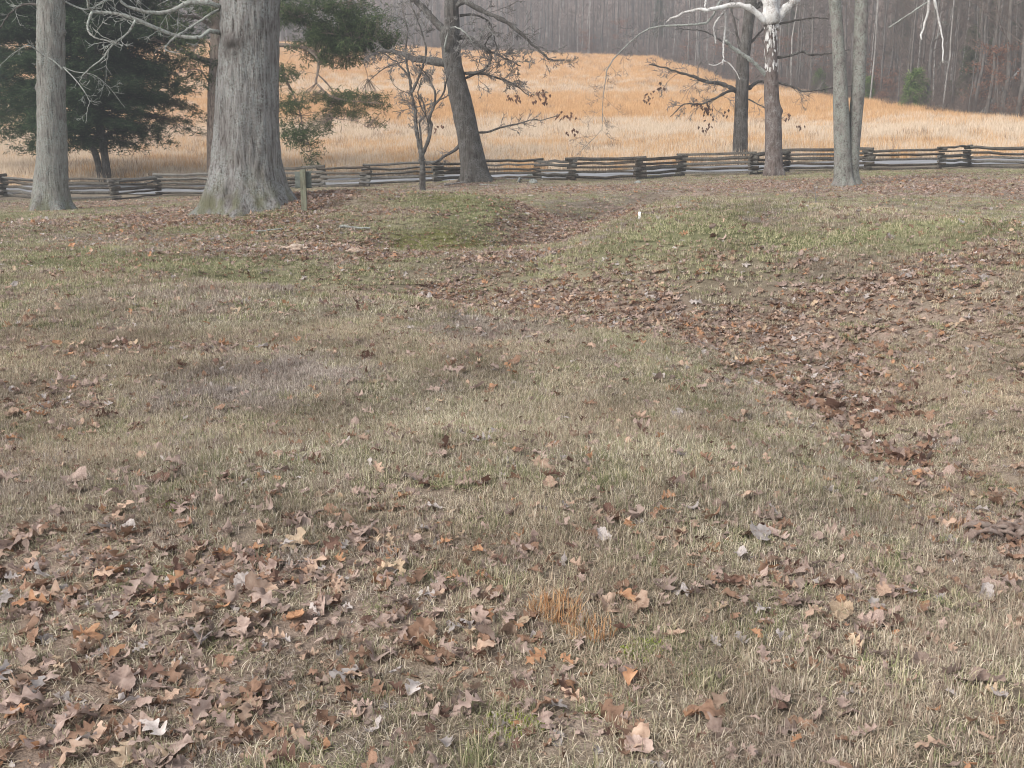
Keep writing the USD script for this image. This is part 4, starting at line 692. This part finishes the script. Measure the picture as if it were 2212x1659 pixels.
def kind_prim(name, parts):
    p = stage.DefinePrim(f'/World/forest_kinds/{name}', 'Xform')
    for pn, m, mt, sm in parts: q = usdkit.mesh(stage, f'{p.GetPath()}/{pn}', m[:2], mt, smooth=sm).GetPrim(); len(m) == 3 and primvar(q, 'tone', tones(len(m[0]), m[2])); (tag(q, kind='stuff') if pn in ('twigs', 'crown', 'leaves') else None)
    return p
spec = []
for i, (H, r0, b_) in enumerate([(21, .16, grey_b), (23, .20, grey_b), (18, .10, pale_b), (20, .13, dark_b), (16, .09, grey_b), (22, .19, dark_b), (17, .08, pale_b), (14, .07, dark_b)]):
    tm, tw = bare_tree(200 + i, H, r0, (.03, .05, .08)[i % 3], 3, 20 if i < 6 else 14, .12 + .1 * (i % 2)); kind_prim(f'bare_tree_kind_{i:03d}', [('trunk', tm, b_, True), ('twigs', tw, ftwig, False)]); spec.append((tm, tw, b_))
def conifer(seed, H, L):
    g = np.random.default_rng(seed); pl = np.stack([np.zeros(10), np.zeros(10), np.linspace(-.3, H, 10)], 1); pts = []
    for k_ in range(52):
        f = .10 + .9 * k_ / 52; a = k_ * 2.4 + g.normal(0, .4); l = L * (1.05 - f) ** .8 * g.uniform(.35, 1.2) + .15; tt = g.uniform(.1, 1, 15); pts.append(np.stack([tt * l * math.cos(a), tt * l * math.sin(a), f * H - .25 * tt * l], 1) + g.normal(0, .14, (15, 3)))
    return tubes(pl[None], np.linspace(.12, .02, 10)[None], 6), needles(g, np.vstack(pts), 9, .34, .04)
def rusty(seed, H):
    g = np.random.default_rng(seed); out = []; pts = []
    line = shoot(g, (0, 0, -.3), (0, 0, 1), H, .1, .2); out.append((line, np.linspace(.07, .015, K)))
    for _ in range(22):
        f = g.uniform(.15, 1); i = min(int(f * 5), 4); p = line[i] + (line[i + 1] - line[i]) * (f * 5 - i); a = g.uniform(0, 6.28); l2 = shoot(g, p, (math.cos(a), math.sin(a), .25), H * g.uniform(.2, .4), .2, 0); out.append((l2, np.linspace(.02, .006, K))); tt = g.integers(1, K, 30); pts.append(l2[tt] + g.normal(0, 1, (30, 3)) * [.35, .35, .12])
    return twig_mesh(out), needles(g, np.vstack(pts), 3, .16, .055, -.5, .4)
for i, (H, L, mt) in enumerate([(3.2, 1.3, bright_g), (9, 2.4, pine_g), (12, 2.8, cedar_g)]):
    a, b = conifer(300 + i, H, L); kind_prim(f'conifer_kind_{i:03d}', [('trunk', a, dark_b, True), ('crown', b, mt, False)])
for i, H in enumerate([4.5, 7.5]):
    a, b = rusty(320 + i, H); kind_prim(f'rusty_kind_{i:03d}', [('branches', a, grey_b, False), ('leaves', b, rust_g, False)])
sap = [sapling(340 + i, H) for i, H in enumerate([3.5, 5.5])]
def copy_of(kind, name, pos, yaw, sc, label, cat, group):
    x = UsdGeom.Xform.Define(stage, numbered('/World', name)); x.AddTranslateOp().Set(Gf.Vec3d(*map(float, pos))); x.AddRotateZOp().Set(float(yaw)); x.AddScaleOp().Set(Gf.Vec3f(float(sc)))
    p = x.GetPrim(); p.GetReferences().AddInternalReference(f'/World/forest_kinds/{kind}'); p.SetInstanceable(True); return tag(p, label, cat, group)
def forest_xy(px, back):
    r = ray(px, 200); az = math.atan2(r[0], r[1]); D = float(edge_D(az)) + back; return onground(D * math.sin(az), D * math.cos(az))
# trees one can pick out (measured x, metres behind the meadow's edge, kind, scale, label)
picked = [(1707, 1.5, 2, 1.25, 'pale trunk at the meadow edge, first clear one right of the sycamore'), (1747, 1, 0, 1.1, 'grey forked forest tree at the meadow edge just left of the twin-trunk tree'), (1722, 3, 3, 1.0, 'dark slim forest tree close behind the pale trunk right of the sycamore'), (1880, 2, 6, 1.3, 'slender leaning pinkish forest tree just right of the twin-trunk tree'), (1960, 4, 0, .9, 'straight grey forest tree behind the bright green sapling'), (2036, 1, 2, 1.0, 'thin pale trunk at the meadow edge right of the bright green sapling'),
          (2100, 7, 5, .9, 'dark forest tree with a fallen trunk leaning beside it'), (2204, .5, 1, 1.0, 'grey trunk at the meadow edge by the right border'), (2150, 9, 3, .9, 'slim dark forest tree left of the trunk by the right border'), (1900, 5, 3, 1.0, 'dark upright forest tree right of the slender leaning one'), (2060, 6, 7, 1.1, 'thin dark forest tree right of the thin pale trunk'), (1500, 2, 6, 1.1, 'pale slim forest tree at the meadow edge left of the black oak'), (1205, 2, 2, .9, 'whitish slim trunk at the meadow edge in the middle of the hill crest'), (1270, 3, 6, 1.1, 'pale thin trunk on the crest, right of the whitish slim trunk')]
for px, back, kd, sc, lab in picked: copy_of(f'bare_tree_kind_{kd:03d}', 'forest_tree', forest_xy(px, back), lr.uniform(0, 360), sc, lab, 'tree', 'bare trees on the wooded hillside')
glabel = ['tall grey bare tree in the forest on the hill', 'stout grey bare tree in the forest on the hill', 'slim pale bare tree in the forest on the hill', 'dark upright bare tree in the forest on the hill', 'thin grey bare tree in the forest on the hill', 'thick dark bare tree in the forest on the hill', 'thin pale bare tree in the forest on the hill', 'short dark bare tree in the forest on the hill']
ggroup = [g_.replace(' bare tree in the forest on the hill', ' bare trees of the forest') for g_ in glabel]
N1 = 250; pxs = (np.arange(N1) * .61803 % 1) * 2500 - 150; backs = lr.uniform(.5, 34, N1) ** 1.0
for px, bk in zip(pxs, backs):
    kd = int(lr.integers(0, 8)); zone = 'above the dark evergreen' if px < 450 else 'above the pine boughs' if px < 860 else 'behind the leaning oak' if px < 1130 else 'above the middle of the meadow' if px < 1480 else 'behind the black oak and sycamore' if px < 1760 else 'behind the twin-trunk tree' if px < 1900 else 'right of the twin-trunk tree'
    deep = 'front-row' if bk < 8 else 'second-row' if bk < 18 else 'deeper'
    _q = copy_of(f'bare_tree_kind_{kd:03d}', 'forest_tree', forest_xy(px, bk), lr.uniform(0, 360), lr.uniform(.75, 1.1), f'{deep} {glabel[kd].split(" bare")[0]} bare forest tree {zone}', 'tree', ggroup[kd]); tie(_q, px)
for px, bk, kd, sc, lab in [(1975, 2, 0, 1.15, 'bright green young conifer at the forest edge right of the twin-trunk tree'), (1768, 5, 0, .9, 'dark green bushy conifer in the understory just left of the twin-trunk tree'), (1873, 3, 0, .8, 'low green conifer hugging the right side of the twin-trunk tree'), (2090, 16, 1, .8, 'olive green pine deeper in the forest near the right border'), (2120, 42, 1, 1.1, 'tall green pine high in the forest at the upper right'), (1940, 50, 2, 1.0, 'dark pine high in the forest right of the twin-trunk tree'), (1700, 50, 1, 1.2, 'green pine deep in the forest above the sycamore limbs'), (2200, 38, 2, 1.0, 'dark pine at the upper right corner'), (2060, 60, 2, 1.1, 'dark pine behind the hanging white branches'), (1420, 46, 1, 1.0, 'faint green pine in the forest left of the white sycamore limb')]:
    copy_of(f'conifer_kind_{kd:03d}', 'forest_conifer', forest_xy(px, bk), lr.uniform(0, 360), sc, lab, 'conifer', 'evergreens of the forest')
for px, bk, kd, sc, lab in [(1620, 4, 0, .9, 'rust-red leafy sapling behind the black oak'), (1650, 8, 1, .8, 'rust-red leafy tree seen between the black oak and the sycamore'), (1700, 7, 1, .9, 'rusty-leaved tree behind the pale trunk right of the sycamore'), (1775, 6, 1, .8, 'rusty-leaved tree left of the twin-trunk tree'), (1885, 7, 0, 1.0, 'rusty-leaved sapling right of the twin-trunk tree'), (2160, 3, 1, .8, 'rusty-leaved tree with level boughs near the right border'), (2120, 8, 0, 1.1, 'small rusty-leaved tree beside the fallen trunk'), (2230, 3, 0, 1.0, 'rusty-leaved sapling cut by the right border'), (1270, 4, 0, .9, 'rusty-leaved sapling on the crest of the meadow'), (1330, 8, 1, .8, 'reddish leafy tree on the crest left of the hanging sycamore branch'), (1480, 5, 0, .8, 'reddish sapling at the meadow edge left of the black oak'), (1560, 4, 1, .7, 'reddish leafy tree at the meadow edge close left of the black oak'), (1915, 4, 0, .7, 'brown leafy bush left of the bright green sapling')]:
    copy_of(f'rusty_kind_{kd:03d}', 'rusty_tree', forest_xy(px, bk), lr.uniform(0, 360), sc, lab, 'tree', 'rusty-leaved trees of the forest')
def forest_stuff(path, protos, n, b0_, b1_, smin, smax, label, cat, seed, seen=(-260, 2500)):
    g = np.random.default_rng(seed); px = g.uniform(*seen, n); P = np.array([forest_xy(a, b_) for a, b_ in zip(px, b0_ + (b1_ - b0_) * g.uniform(0, 1, n) ** 1.1)])
    instancer(path, protos, g.integers(0, len(protos), n), P, quat_zt(g.uniform(0, 6.28, n)), g.uniform(smin, smax, n), label, cat)
forest_stuff('/World/distant_trunks', [(s_[0], s_[2]) for s_ in spec], 1100, 25, 190, .7, 1.1, 'far-off trunks of the bare forest up the hill', 'forest', 61)
forest_stuff('/World/distant_twigs', [(s_[1], ftwig) for s_ in spec], 760, 12, 170, .8, 1.1, 'grey haze of far-off twigs in the bare forest', 'forest', 62)
forest_stuff('/World/understory', [(s_, ftwig) for s_ in sap], 1100, .3, 70, .6, 1.1, 'thin bare brush growing under the forest trees', 'brush', 63)
forest_stuff('/World/edge_brush', [(s_, ftwig) for s_ in sap], 420, -1.5, 4.5, .35, .75, 'low grey brush along the ragged upper edge of the meadow', 'brush', 66)
# fallen trunks at the forest edge
for px, bk, L, a, tilt, mt, lab in ((2085, 2.5, 5, .15, .0, pale_b, 'pale fallen trunk lying along the forest edge'), (2125, 7, 6, .6, .55, pale_b, 'pale broken trunk leaning against the dark forest tree'), (1960, 1.2, 4, -.1, .0, pale_b, 'pale log lying under the bright green sapling')):
    p = forest_xy(px, bk); n = 8; u = np.linspace(0, 1, n)[:, None]; q = p + u * np.array([math.cos(a) * L, math.sin(a) * L, 0]); q[:, 2] = height(q[:, 0], q[:, 1]) + .12 + u[:, 0] * tilt * L
    tag(obj('fallen_log', tubes(q[None], np.linspace(.13, .07, n)[None], 8, True), mt, None, True), lab, 'log')

# ------------------------------------------------------------------ grasses
def blades(seed, n, rad, h0, h1, w, lean=.7, seg=3, tuft=0):
    g = np.random.default_rng(seed); a = g.uniform(0, 6.283, n); r = rad * np.sqrt(g.uniform(0, 1, n)); base = np.stack([r * np.cos(a), r * np.sin(a), np.full(n, -.004)], 1)
    if tuft: base = base[(np.arange(n) // tuft) * tuft] + np.column_stack([g.normal(0, .011, (n, 2)), np.zeros(n)])
    yaw = g.uniform(0, 6.283, n); h = h0 + (h1 - h0) * g.uniform(0, 1, n) ** 1.6; ln = np.abs(g.normal(0, lean, n))
    d = np.stack([np.cos(yaw), np.sin(yaw), 0 * yaw], 1); sd = np.stack([-np.sin(yaw), np.cos(yaw), 0 * yaw], 1) ; V = []
    tw = g.normal(0, .5, n)
    for k_ in range(seg):
        u = k_ / seg; ang = ln * (.4 + .9 * u); c = base + d * (h * u * np.sin(ang))[:, None] + np.array([0, 0, 1]) * (h * u * np.cos(np.minimum(ang, 1.5)))[:, None]; s2 = sd * np.cos(tw * u)[:, None] + d * np.sin(tw * u)[:, None]; ww = w * g.uniform(.7, 1.3, n)[:, None] * (1 - .45 * u); V += [c - s2 * ww, c + s2 * ww]
    ang = ln * 1.3; V.append(base + d * (h * np.sin(ang))[:, None] + np.array([0, 0, 1]) * (h * np.cos(np.minimum(ang, 1.5)))[:, None])
    V = np.stack(V, 1); m = V.shape[1]; tri = []
    for k_ in range(seg - 1): q = 2 * k_; tri += [[q, q + 1, q + 3], [q, q + 3, q + 2]]
    tri.append([m - 3, m - 2, m - 1]); tri = np.array(tri)
    return V.reshape(-1, 3), (np.arange(n)[:, None, None] * m + tri[None]).reshape(-1, 3), m
g = np.random.default_rng(70)
near = [(blades(400 + i, 320, .125, .018, .062, .0014, 1.1, 3, 10), m_) for i, m_ in enumerate([dry_m, dry_m, dry_m, thatch_m, thatch_m, green_m, green_m, dry_m])]
ND = 8
far_ = [(blades(420 + i, 220, .19, .022, .07, .0026, .9, 2, 9), m_) for i, m_ in enumerate([dry_m, dry_m, dry_m, thatch_m, thatch_m, green_m, green_m, dry_m])]
mossp = [(blades(440, 300, .22, .006, .02, .003, .8, 2), moss_m)]
def scatter_cells(d0, d1, step, half=math.radians(30.5)):
    xs = np.arange(-d1 * math.tan(half) - 1, d1 * math.tan(half) + 1, step); ys = np.arange(d0 * .8, d1, step); X_, Y_ = np.meshgrid(xs, ys); X_ = X_.ravel() + g.uniform(-.5, .5, X_.size) * step; Y_ = Y_.ravel() + g.uniform(-.5, .5, Y_.size) * step
    D_2 = np.hypot(X_, Y_); k_ = (D_2 > d0) & (D_2 <= d1) & (np.abs(X_) < Y_ * math.tan(half) + .6); return X_[k_], Y_[k_]
def grass_zone(path, d0, d1, step, protos, hs, label):
    x, y = scatter_cells(d0, d1, step); lf, gr = leaf_amount(x, y), green_amount(x, y); keep = g.uniform(0, 1, len(x)) > .55 * np.clip(lf - .3, 0, 1); keep &= path_off(x, y) < PATH_IN - .1; keep &= np.hypot((x - OAKXY[0]) / 1.0, (y - OAKXY[1] - .7) / .8) > 1
    x, y, lf, gr = x[keep], y[keep], lf[keep], gr[keep]; u = g.uniform(0, 1, len(x)); th = noisy(x, y, .55, 81)
    idx = np.where(u < gr * .9 + .07 + .26 * S(8, 13, np.hypot(x, y)), g.integers(5, 7, len(x)), np.where(g.uniform(0, 1, len(x)) < S(.42, .62, th) * .8 + .1, g.integers(3, 5, len(x)), np.array([0, 1, 2, 7])[g.integers(0, 4, len(x))]))
    sc = g.uniform(.75, 1.25, len(x)) * hs * (.75 + .5 * noisy(x, y, .9, 83)) * (1 - .35 * np.clip(lf, 0, 1)); n = len(x)
    instancer(path, protos, idx, np.stack([x, y, height(x, y)], 1), quat_zt(g.uniform(0, 6.28, n)), np.stack([np.ones(n), np.ones(n), sc], 1), label, 'grass')
grass_zone('/World/lawn_grass', 1.9, 9.5, .105, near, 1.0, 'short dry winter grass of the near lawn')
grass_zone('/World/lawn_grass_001', 9.5, 22, .19, far_, 1.0, 'dry and greenish grass covering the earthwork banks')
grass_zone('/World/lawn_grass_002', 22, 50, .34, far_, 1.1, 'thin dry grass of the lawn before the fence')
x, y = scatter_cells(8, 34, .16); k_ = moss_amount(x, y) > .35; x, y = x[k_], y[k_]
instancer('/World/moss_cover', mossp, np.zeros(len(x)), np.stack([x, y, height(x, y)], 1), quat_zt(g.uniform(0, 6.28, len(x))), np.ones(len(x)), 'olive moss carpeting the slopes below the huge oak', 'moss')
# tall field grass
tall = [(blades(460 + i, 130, .75, .45, 1.0, .011, .22, 3), field_m) for i in range(5)] + [(blades(465 + i, 120, .75, .35, .9, .011, .3, 3), pale_m) for i in range(3)] + [(blades(470, 26, .6, .5, 1.15, .012, .3, 3), weed_m)]
P_ = []
for d0, d1, st in ((52, 85, .55), (85, 130, .75), (130, 205, .95)):
    x, y = scatter_cells(d0, d1, st, math.radians(33)); az = np.arctan2(x, y); D_2 = np.hypot(x, y); k_ = (D_2 < edge_D(az) + .6) & (path_off(x, y) > PATH_OUT + .7 + .5 * noisy(x, y, .6, 91)); P_.append(np.stack([x[k_], y[k_]], 1))
P_ = np.vstack(P_); n = len(P_); pz = height(P_[:, 0], P_[:, 1]); dep = P_[:, 1] * _cp - (pz - EYE) * _sp
row = CY - FPX * ((pz - EYE) * _cp + P_[:, 1] * _sp) / dep + 22 * (noisy(P_[:, 0], P_[:, 1], .03, 96) - .5) + 6 * (noisy(P_[:, 0], P_[:, 1], .2, 98) - .5); col = CX + FPX * P_[:, 0] / dep
pale = np.interp(row, [95, 135, 165, 182, 192, 204, 215, 258, 268, 292, 305, 325, 345], [.3, .15, .4, .6, 1, .7, .08, .05, .65, 1, .95, .7, .8]) * np.where(row < 200, np.interp(col, [500, 800, 1300, 1600], [.5, 1, .9, .2]), 1)      # the swathes lie along the slope's contours
pale = np.maximum(pale, np.interp(col, [0, 250, 520, 640], [.95, .9, .65, 0]) * np.interp(row, [180, 260, 300], [.3, .7, 1]))
ix = np.where(g.uniform(0, 1, n) < pale, g.integers(5, 8, n), g.integers(0, 5, n)); ix[g.uniform(0, 1, n) < .04 + .14 * S(.5, .7, noisy(P_[:, 0], P_[:, 1], .09, 93))] = 8
hs = (.45 + .75 * noisy(P_[:, 0], P_[:, 1], .12, 95)) * g.uniform(.8, 1.2, n)
instancer('/World/meadow_grass', tall, ix, np.stack([P_[:, 0], P_[:, 1], height(P_[:, 0], P_[:, 1])], 1), quat_zt(g.uniform(0, 6.28, n)), np.stack([np.ones(n), np.ones(n), hs], 1), 'tall golden bluestem grass covering the hillside meadow', 'grass')
# single tufts one can point at
for px, py, m_, h, rad, nn_, lab in ((1200, 1325, orange_m, .10, .09, 260, 'bushy rust-orange grass tuft in the middle of the near lawn'), (1275, 1365, orange_m, .07, .08, 160, 'smaller rusty grass tuft right behind the bushy orange one'), (1900, 1225, green_m, .09, .06, 120, 'green and straw grass tuft among leaves on the right'), (1520, 1480, green_m, .09, .06, 120, 'green grass tuft low in the centre right'), (1025, 1650, green_m, .11, .05, 90, 'fresh green grass tuft at the bottom edge'), (960, 1165, dry_m, .09, .06, 120, 'straw-coloured grass tuft beside the leaf pile, upper centre'), (2060, 1140, orange_m, .07, .07, 130, 'rusty grass tuft just left of the root knot'), (1110, 1568, lime_m, .022, .09, 420, 'bright lime-green moss cushion near the bottom centre'), (1395, 1405, lime_m, .022, .08, 320, 'lime-green moss cushion right of the orange tufts'), (385, 1092, lime_m, .022, .07, 260, 'bright green moss cushion on the left of the near lawn')):
    p = ground(px, py); tag(obj('moss_cushion' if 'moss' in lab else 'grass_tuft', blades(int(px), nn_, rad, h * .4, h, .0016 if 'moss' not in lab else .003, .5), m_, None, False, -p), lab, 'moss' if 'moss' in lab else 'grass tuft')

# ------------------------------------------------------------------ fallen leaves
def oak_leaf(seed, sharp=False, stem=True):
    g_ = np.random.default_rng(seed); n = 23; t_ = np.linspace(0, 1, n); L = 1.0; lob = g_.uniform(2.8, 3.8); W = g_.uniform(.24, .34) * np.sin(np.pi * np.clip(t_, .02, .98) ** .8) ** .7; ph = g_.uniform(0, 6.28)
    wave = np.cos(2 * np.pi * lob * t_ + ph); wave2 = np.cos(2 * np.pi * lob * t_ + ph + .8)
    if sharp: wave, wave2 = np.sign(wave) * np.abs(wave) ** .5, np.sign(wave2) * np.abs(wave2) ** .5
    a, b = W * (.68 + .36 * wave), W * (.68 + .36 * wave2); fw = .09
    x = t_ * L - .5; cv = g_.normal(0, .9, 2); fold = g_.uniform(-.2, .5); tw = g_.normal(0, .5)
    def zf(s_, xx): return cv[0] * .7 * xx * xx + fold * np.abs(s_) * .55 + (.9 + cv[1]) * .9 * s_ * s_ + tw * s_ * xx + .03 * np.sin(9 * xx + ph) + .05 * np.sin(14 * s_ + 6 * xx)
    rows = [-a, -a * .5, 0 * a, b * .5, b]; V = np.stack([np.stack([x + .12 * np.abs(r) * 0 + fw * np.abs(r), r, zf(r, x)], 1) for r in rows], 1).reshape(-1, 3); m = 5
    i, j = np.meshgrid(np.arange(n - 1), np.arange(m - 1), indexing='ij'); q = np.stack([i * m + j, (i + 1) * m + j, (i + 1) * m + j + 1, i * m + j + 1], -1).reshape(-1, 4)
    V[:, 2] -= V[:, 2].min() * .6
    return V, np.vstack([q[:, [0, 1, 2]], q[:, [0, 2, 3]]])
def palm_leaf(seed):
    g_ = np.random.default_rng(seed); n = 40; th = np.linspace(-math.pi, math.pi, n, endpoint=False); r = .30 + .24 * np.abs(np.cos(2.5 * th / 1.0 * .5 * 2 / 2)) ** 1.5 * (.6 + .4 * np.cos(th)) + .035 * np.cos(15 * th) + g_.normal(0, .01, n)
    rings = [0, .45, .75, 1.0]; V = [[0, 0, 0]]; ph = g_.uniform(0, 6.28, 3); c = g_.uniform(-.2, 1.0)
    for f in rings[1:]:
        xx, yy = f * r * np.cos(th), f * r * np.sin(th); V += list(np.stack([xx, yy, c * (xx * xx + yy * yy) + .08 * f * np.sin(3 * th + ph[0]) + .04 * f * np.sin(5 * th + ph[1])], 1))
    F = [[0, 1 + i, 1 + (i + 1) % n] for i in range(n)]
    for k_ in range(2):
        for i in range(n): a, b = 1 + k_ * n + i, 1 + k_ * n + (i + 1) % n; F += [[a, a + n, b + n], [a, b + n, b]]
    V = np.array(V); V[:, 2] -= V[:, 2].min() * .6
    return V, np.array(F)
gl = np.random.default_rng(90)
shapes = [oak_leaf(500 + i, i % 3 == 0) for i in range(11)] + [palm_leaf(530 + i) for i in range(3)]
def sample_leaves(d0, d1, dens, half=math.radians(29.5)):
    A = (d1 * d1 - d0 * d0) * half; n = int(A * dens); D_2 = np.sqrt(gl.uniform(d0 * d0, d1 * d1, n)); az = gl.uniform(-half, half, n); x, y = D_2 * np.sin(az), D_2 * np.cos(az); keep = gl.uniform(0, 1, n) < leaf_amount(x, y) ** 1.15; keep &= path_off(x, y) < PATH_IN; return x[keep], y[keep]
x1, y1 = sample_leaves(1.7, 10, 450); x2, y2 = sample_leaves(10, 24, 640); x3, y3 = sample_leaves(24, 48, 110)
x, y = np.concatenate([x1, x2, x3]), np.concatenate([y1, y2, y3]); n = len(x); z = height(x, y)
d = np.hypot(x, y); yaw = gl.uniform(0, 6.283, n); tx, ty = gl.normal(0, .33, n), gl.normal(0, .33, n); up_ = gl.uniform(0, 1, n) < .10; tx[up_] += gl.choice([-1, 1], up_.sum()) * gl.uniform(.5, 1.2, up_.sum())
size = np.clip(gl.lognormal(math.log(.070), .33, n), .033, .14); size = np.where(d > 24, size * 1.25, size)
POCKET = [(1860, 890, 150, 40, 1.0), (1900, 975, 110, 36, .9), (2150, 1165, 80, 25, .8)]
shape_i = gl.choice(14, n, p=np.array([.078] * 11 + [.0473] * 3) / (.078 * 11 + .0473 * 3)); dead = gl.choice(8, n, p=LEAFW); pk = patch_field(x, y, POCKET) > .3; dead = np.where(pk & (gl.uniform(0, 1, n) < .75), np.array([0, 0, 5, 6])[gl.integers(0, 4, n)], dead); size = np.where(pk, size * 1.25, size)
zoff = -.010 + .034 * gl.uniform(0, 1, n) ** 1.3
# the nearest in view, one object each
vis = (y > 0); ux = x / np.maximum(y * _cp - (z - EYE) * _sp, .1); rowv = CY - FPX * ((z - EYE) * _cp + y * _sp) / np.maximum(y * _cp - (z - EYE) * _sp, .1); colv = CX + FPX * ux
ok = vis & (rowv < 1670) & (colv > -10) & (colv < 2222)
order = np.argsort(np.where(ok, d / size, 1e9))[:300]; single = np.zeros(n, bool); single[order] = True
from math import cos, sin
def rotm(q):
    w, a, b, c = q; return np.array([[1-2*(b*b+c*c), 2*(a*b-c*w), 2*(a*c+b*w)], [2*(a*b+c*w), 1-2*(a*a+c*c), 2*(b*c-a*w)], [2*(a*c-b*w), 2*(b*c+a*w), 1-2*(a*a+b*b)]])
Q = quat_zt(yaw, tx, ty)
def where_(c, r):
    h = ['far left', 'left', 'centre left', 'centre', 'centre right', 'right', 'far right'][min(6, max(0, int(c / 2212 * 7)))]
    v = 'along the bottom edge' if r > 1590 else 'just above the bottom edge' if r > 1500 else 'low in the grass' if r > 1410 else 'in the near grass' if r > 1300 else 'further up the near grass'
    return f'{v}, {h}'
for i in order:
    sh = int(shape_i[i]); v, f = oak_leaf(2000 + int(i), sh % 3 == 0) if sh < 11 else palm_leaf(2000 + int(i)); v = (v * size[i]) @ rotm(Q[i]).T
    kind_ = 'lobed oak leaf' if sh < 11 else 'broad lobed leaf'; pose = 'upended ' if up_[i] else 'curled ' if abs(v[:, 2]).max() > .035 else 'flat ' ; big = 'large ' if size[i] > .11 else 'small ' if size[i] < .07 else ''
    lab = f'{big}{pose}{LEAFNAMES[dead[i]]} {kind_} {where_(colv[i], rowv[i])}'
    t_ = UsdGeom.Xformable(stage.GetPrimAtPath(obj('fallen_leaf', (v, f), LEAF[LEAFNAMES[dead[i]]], None, True).GetPath())); t_.AddTranslateOp().Set(Gf.Vec3d(float(x[i]), float(y[i]), float(z[i] + zoff[i])))
    tie(tag(t_.GetPrim(), lab, 'leaf', f'{LEAFNAMES[dead[i]]} leaves fallen on the near lawn'), colv[i])
break_ties(); r_ = ~single; protos_l = [(s_, LEAF[nm]) for s_ in shapes for nm in LEAFNAMES]
instancer('/World/leaf_litter', protos_l, (shape_i * 8 + dead)[r_], np.stack([x, y, z + zoff], 1)[r_], Q[r_], size[r_], 'brown and grey fallen leaves strewn over the lawn and the hollow', 'leaf litter')
fr = [(oak_leaf(560 + i, True)) for i in range(5)]; fp = [(s_, LEAF[nm]) for s_ in fr for nm in ('brown', 'pinkish tan', 'dark brown', 'greyish brown')]
def frag(d0, d1, dens, half=math.radians(29.5)):
    n_ = int((d1 * d1 - d0 * d0) * half * dens); D_2 = np.sqrt(gl.uniform(d0 * d0, d1 * d1, n_)); az_ = gl.uniform(-half, half, n_); a, b = D_2 * np.sin(az_), D_2 * np.cos(az_); k_ = gl.uniform(0, 1, n_) < .22 + .5 * leaf_amount(a, b) + .5 * S(.5, .72, noisy(a, b, .7, 121)); return a[k_], b[k_]
f1, f2 = frag(1.7, 9, 200), frag(9, 20, 110); xa, ya = np.concatenate([f1[0], f2[0]]), np.concatenate([f1[1], f2[1]]); na_ = len(xa)
instancer('/World/leaf_crumbs', fp, gl.integers(0, len(fp), na_), np.stack([xa, ya, height(xa, ya) + .004 + .03 * gl.uniform(0, 1, na_)], 1), quat_zt(gl.uniform(0, 6.283, na_), gl.normal(0, .6, na_), gl.normal(0, .6, na_)), gl.uniform(.016, .042, na_), 'small crumbs of broken dead leaves caught in the grass', 'leaf litter')
print('crumbs', na_, 'leaves', n, 'single', len(order))

# ------------------------------------------------------------------ haze
hz = trimesh.creation.box(bounds=[(-480, -160, -6), (480, 560, 190)])
haze_m = M('haze_air', {'v': ('principled_volume', {'color': (.86, .88, .92), 'density': .0007, 'anisotropy': .2})}, volume='v.volume')
tag(obj('haze', hz, haze_m), 'thin winter haze in the air over the field', 'haze', kind='stuff')
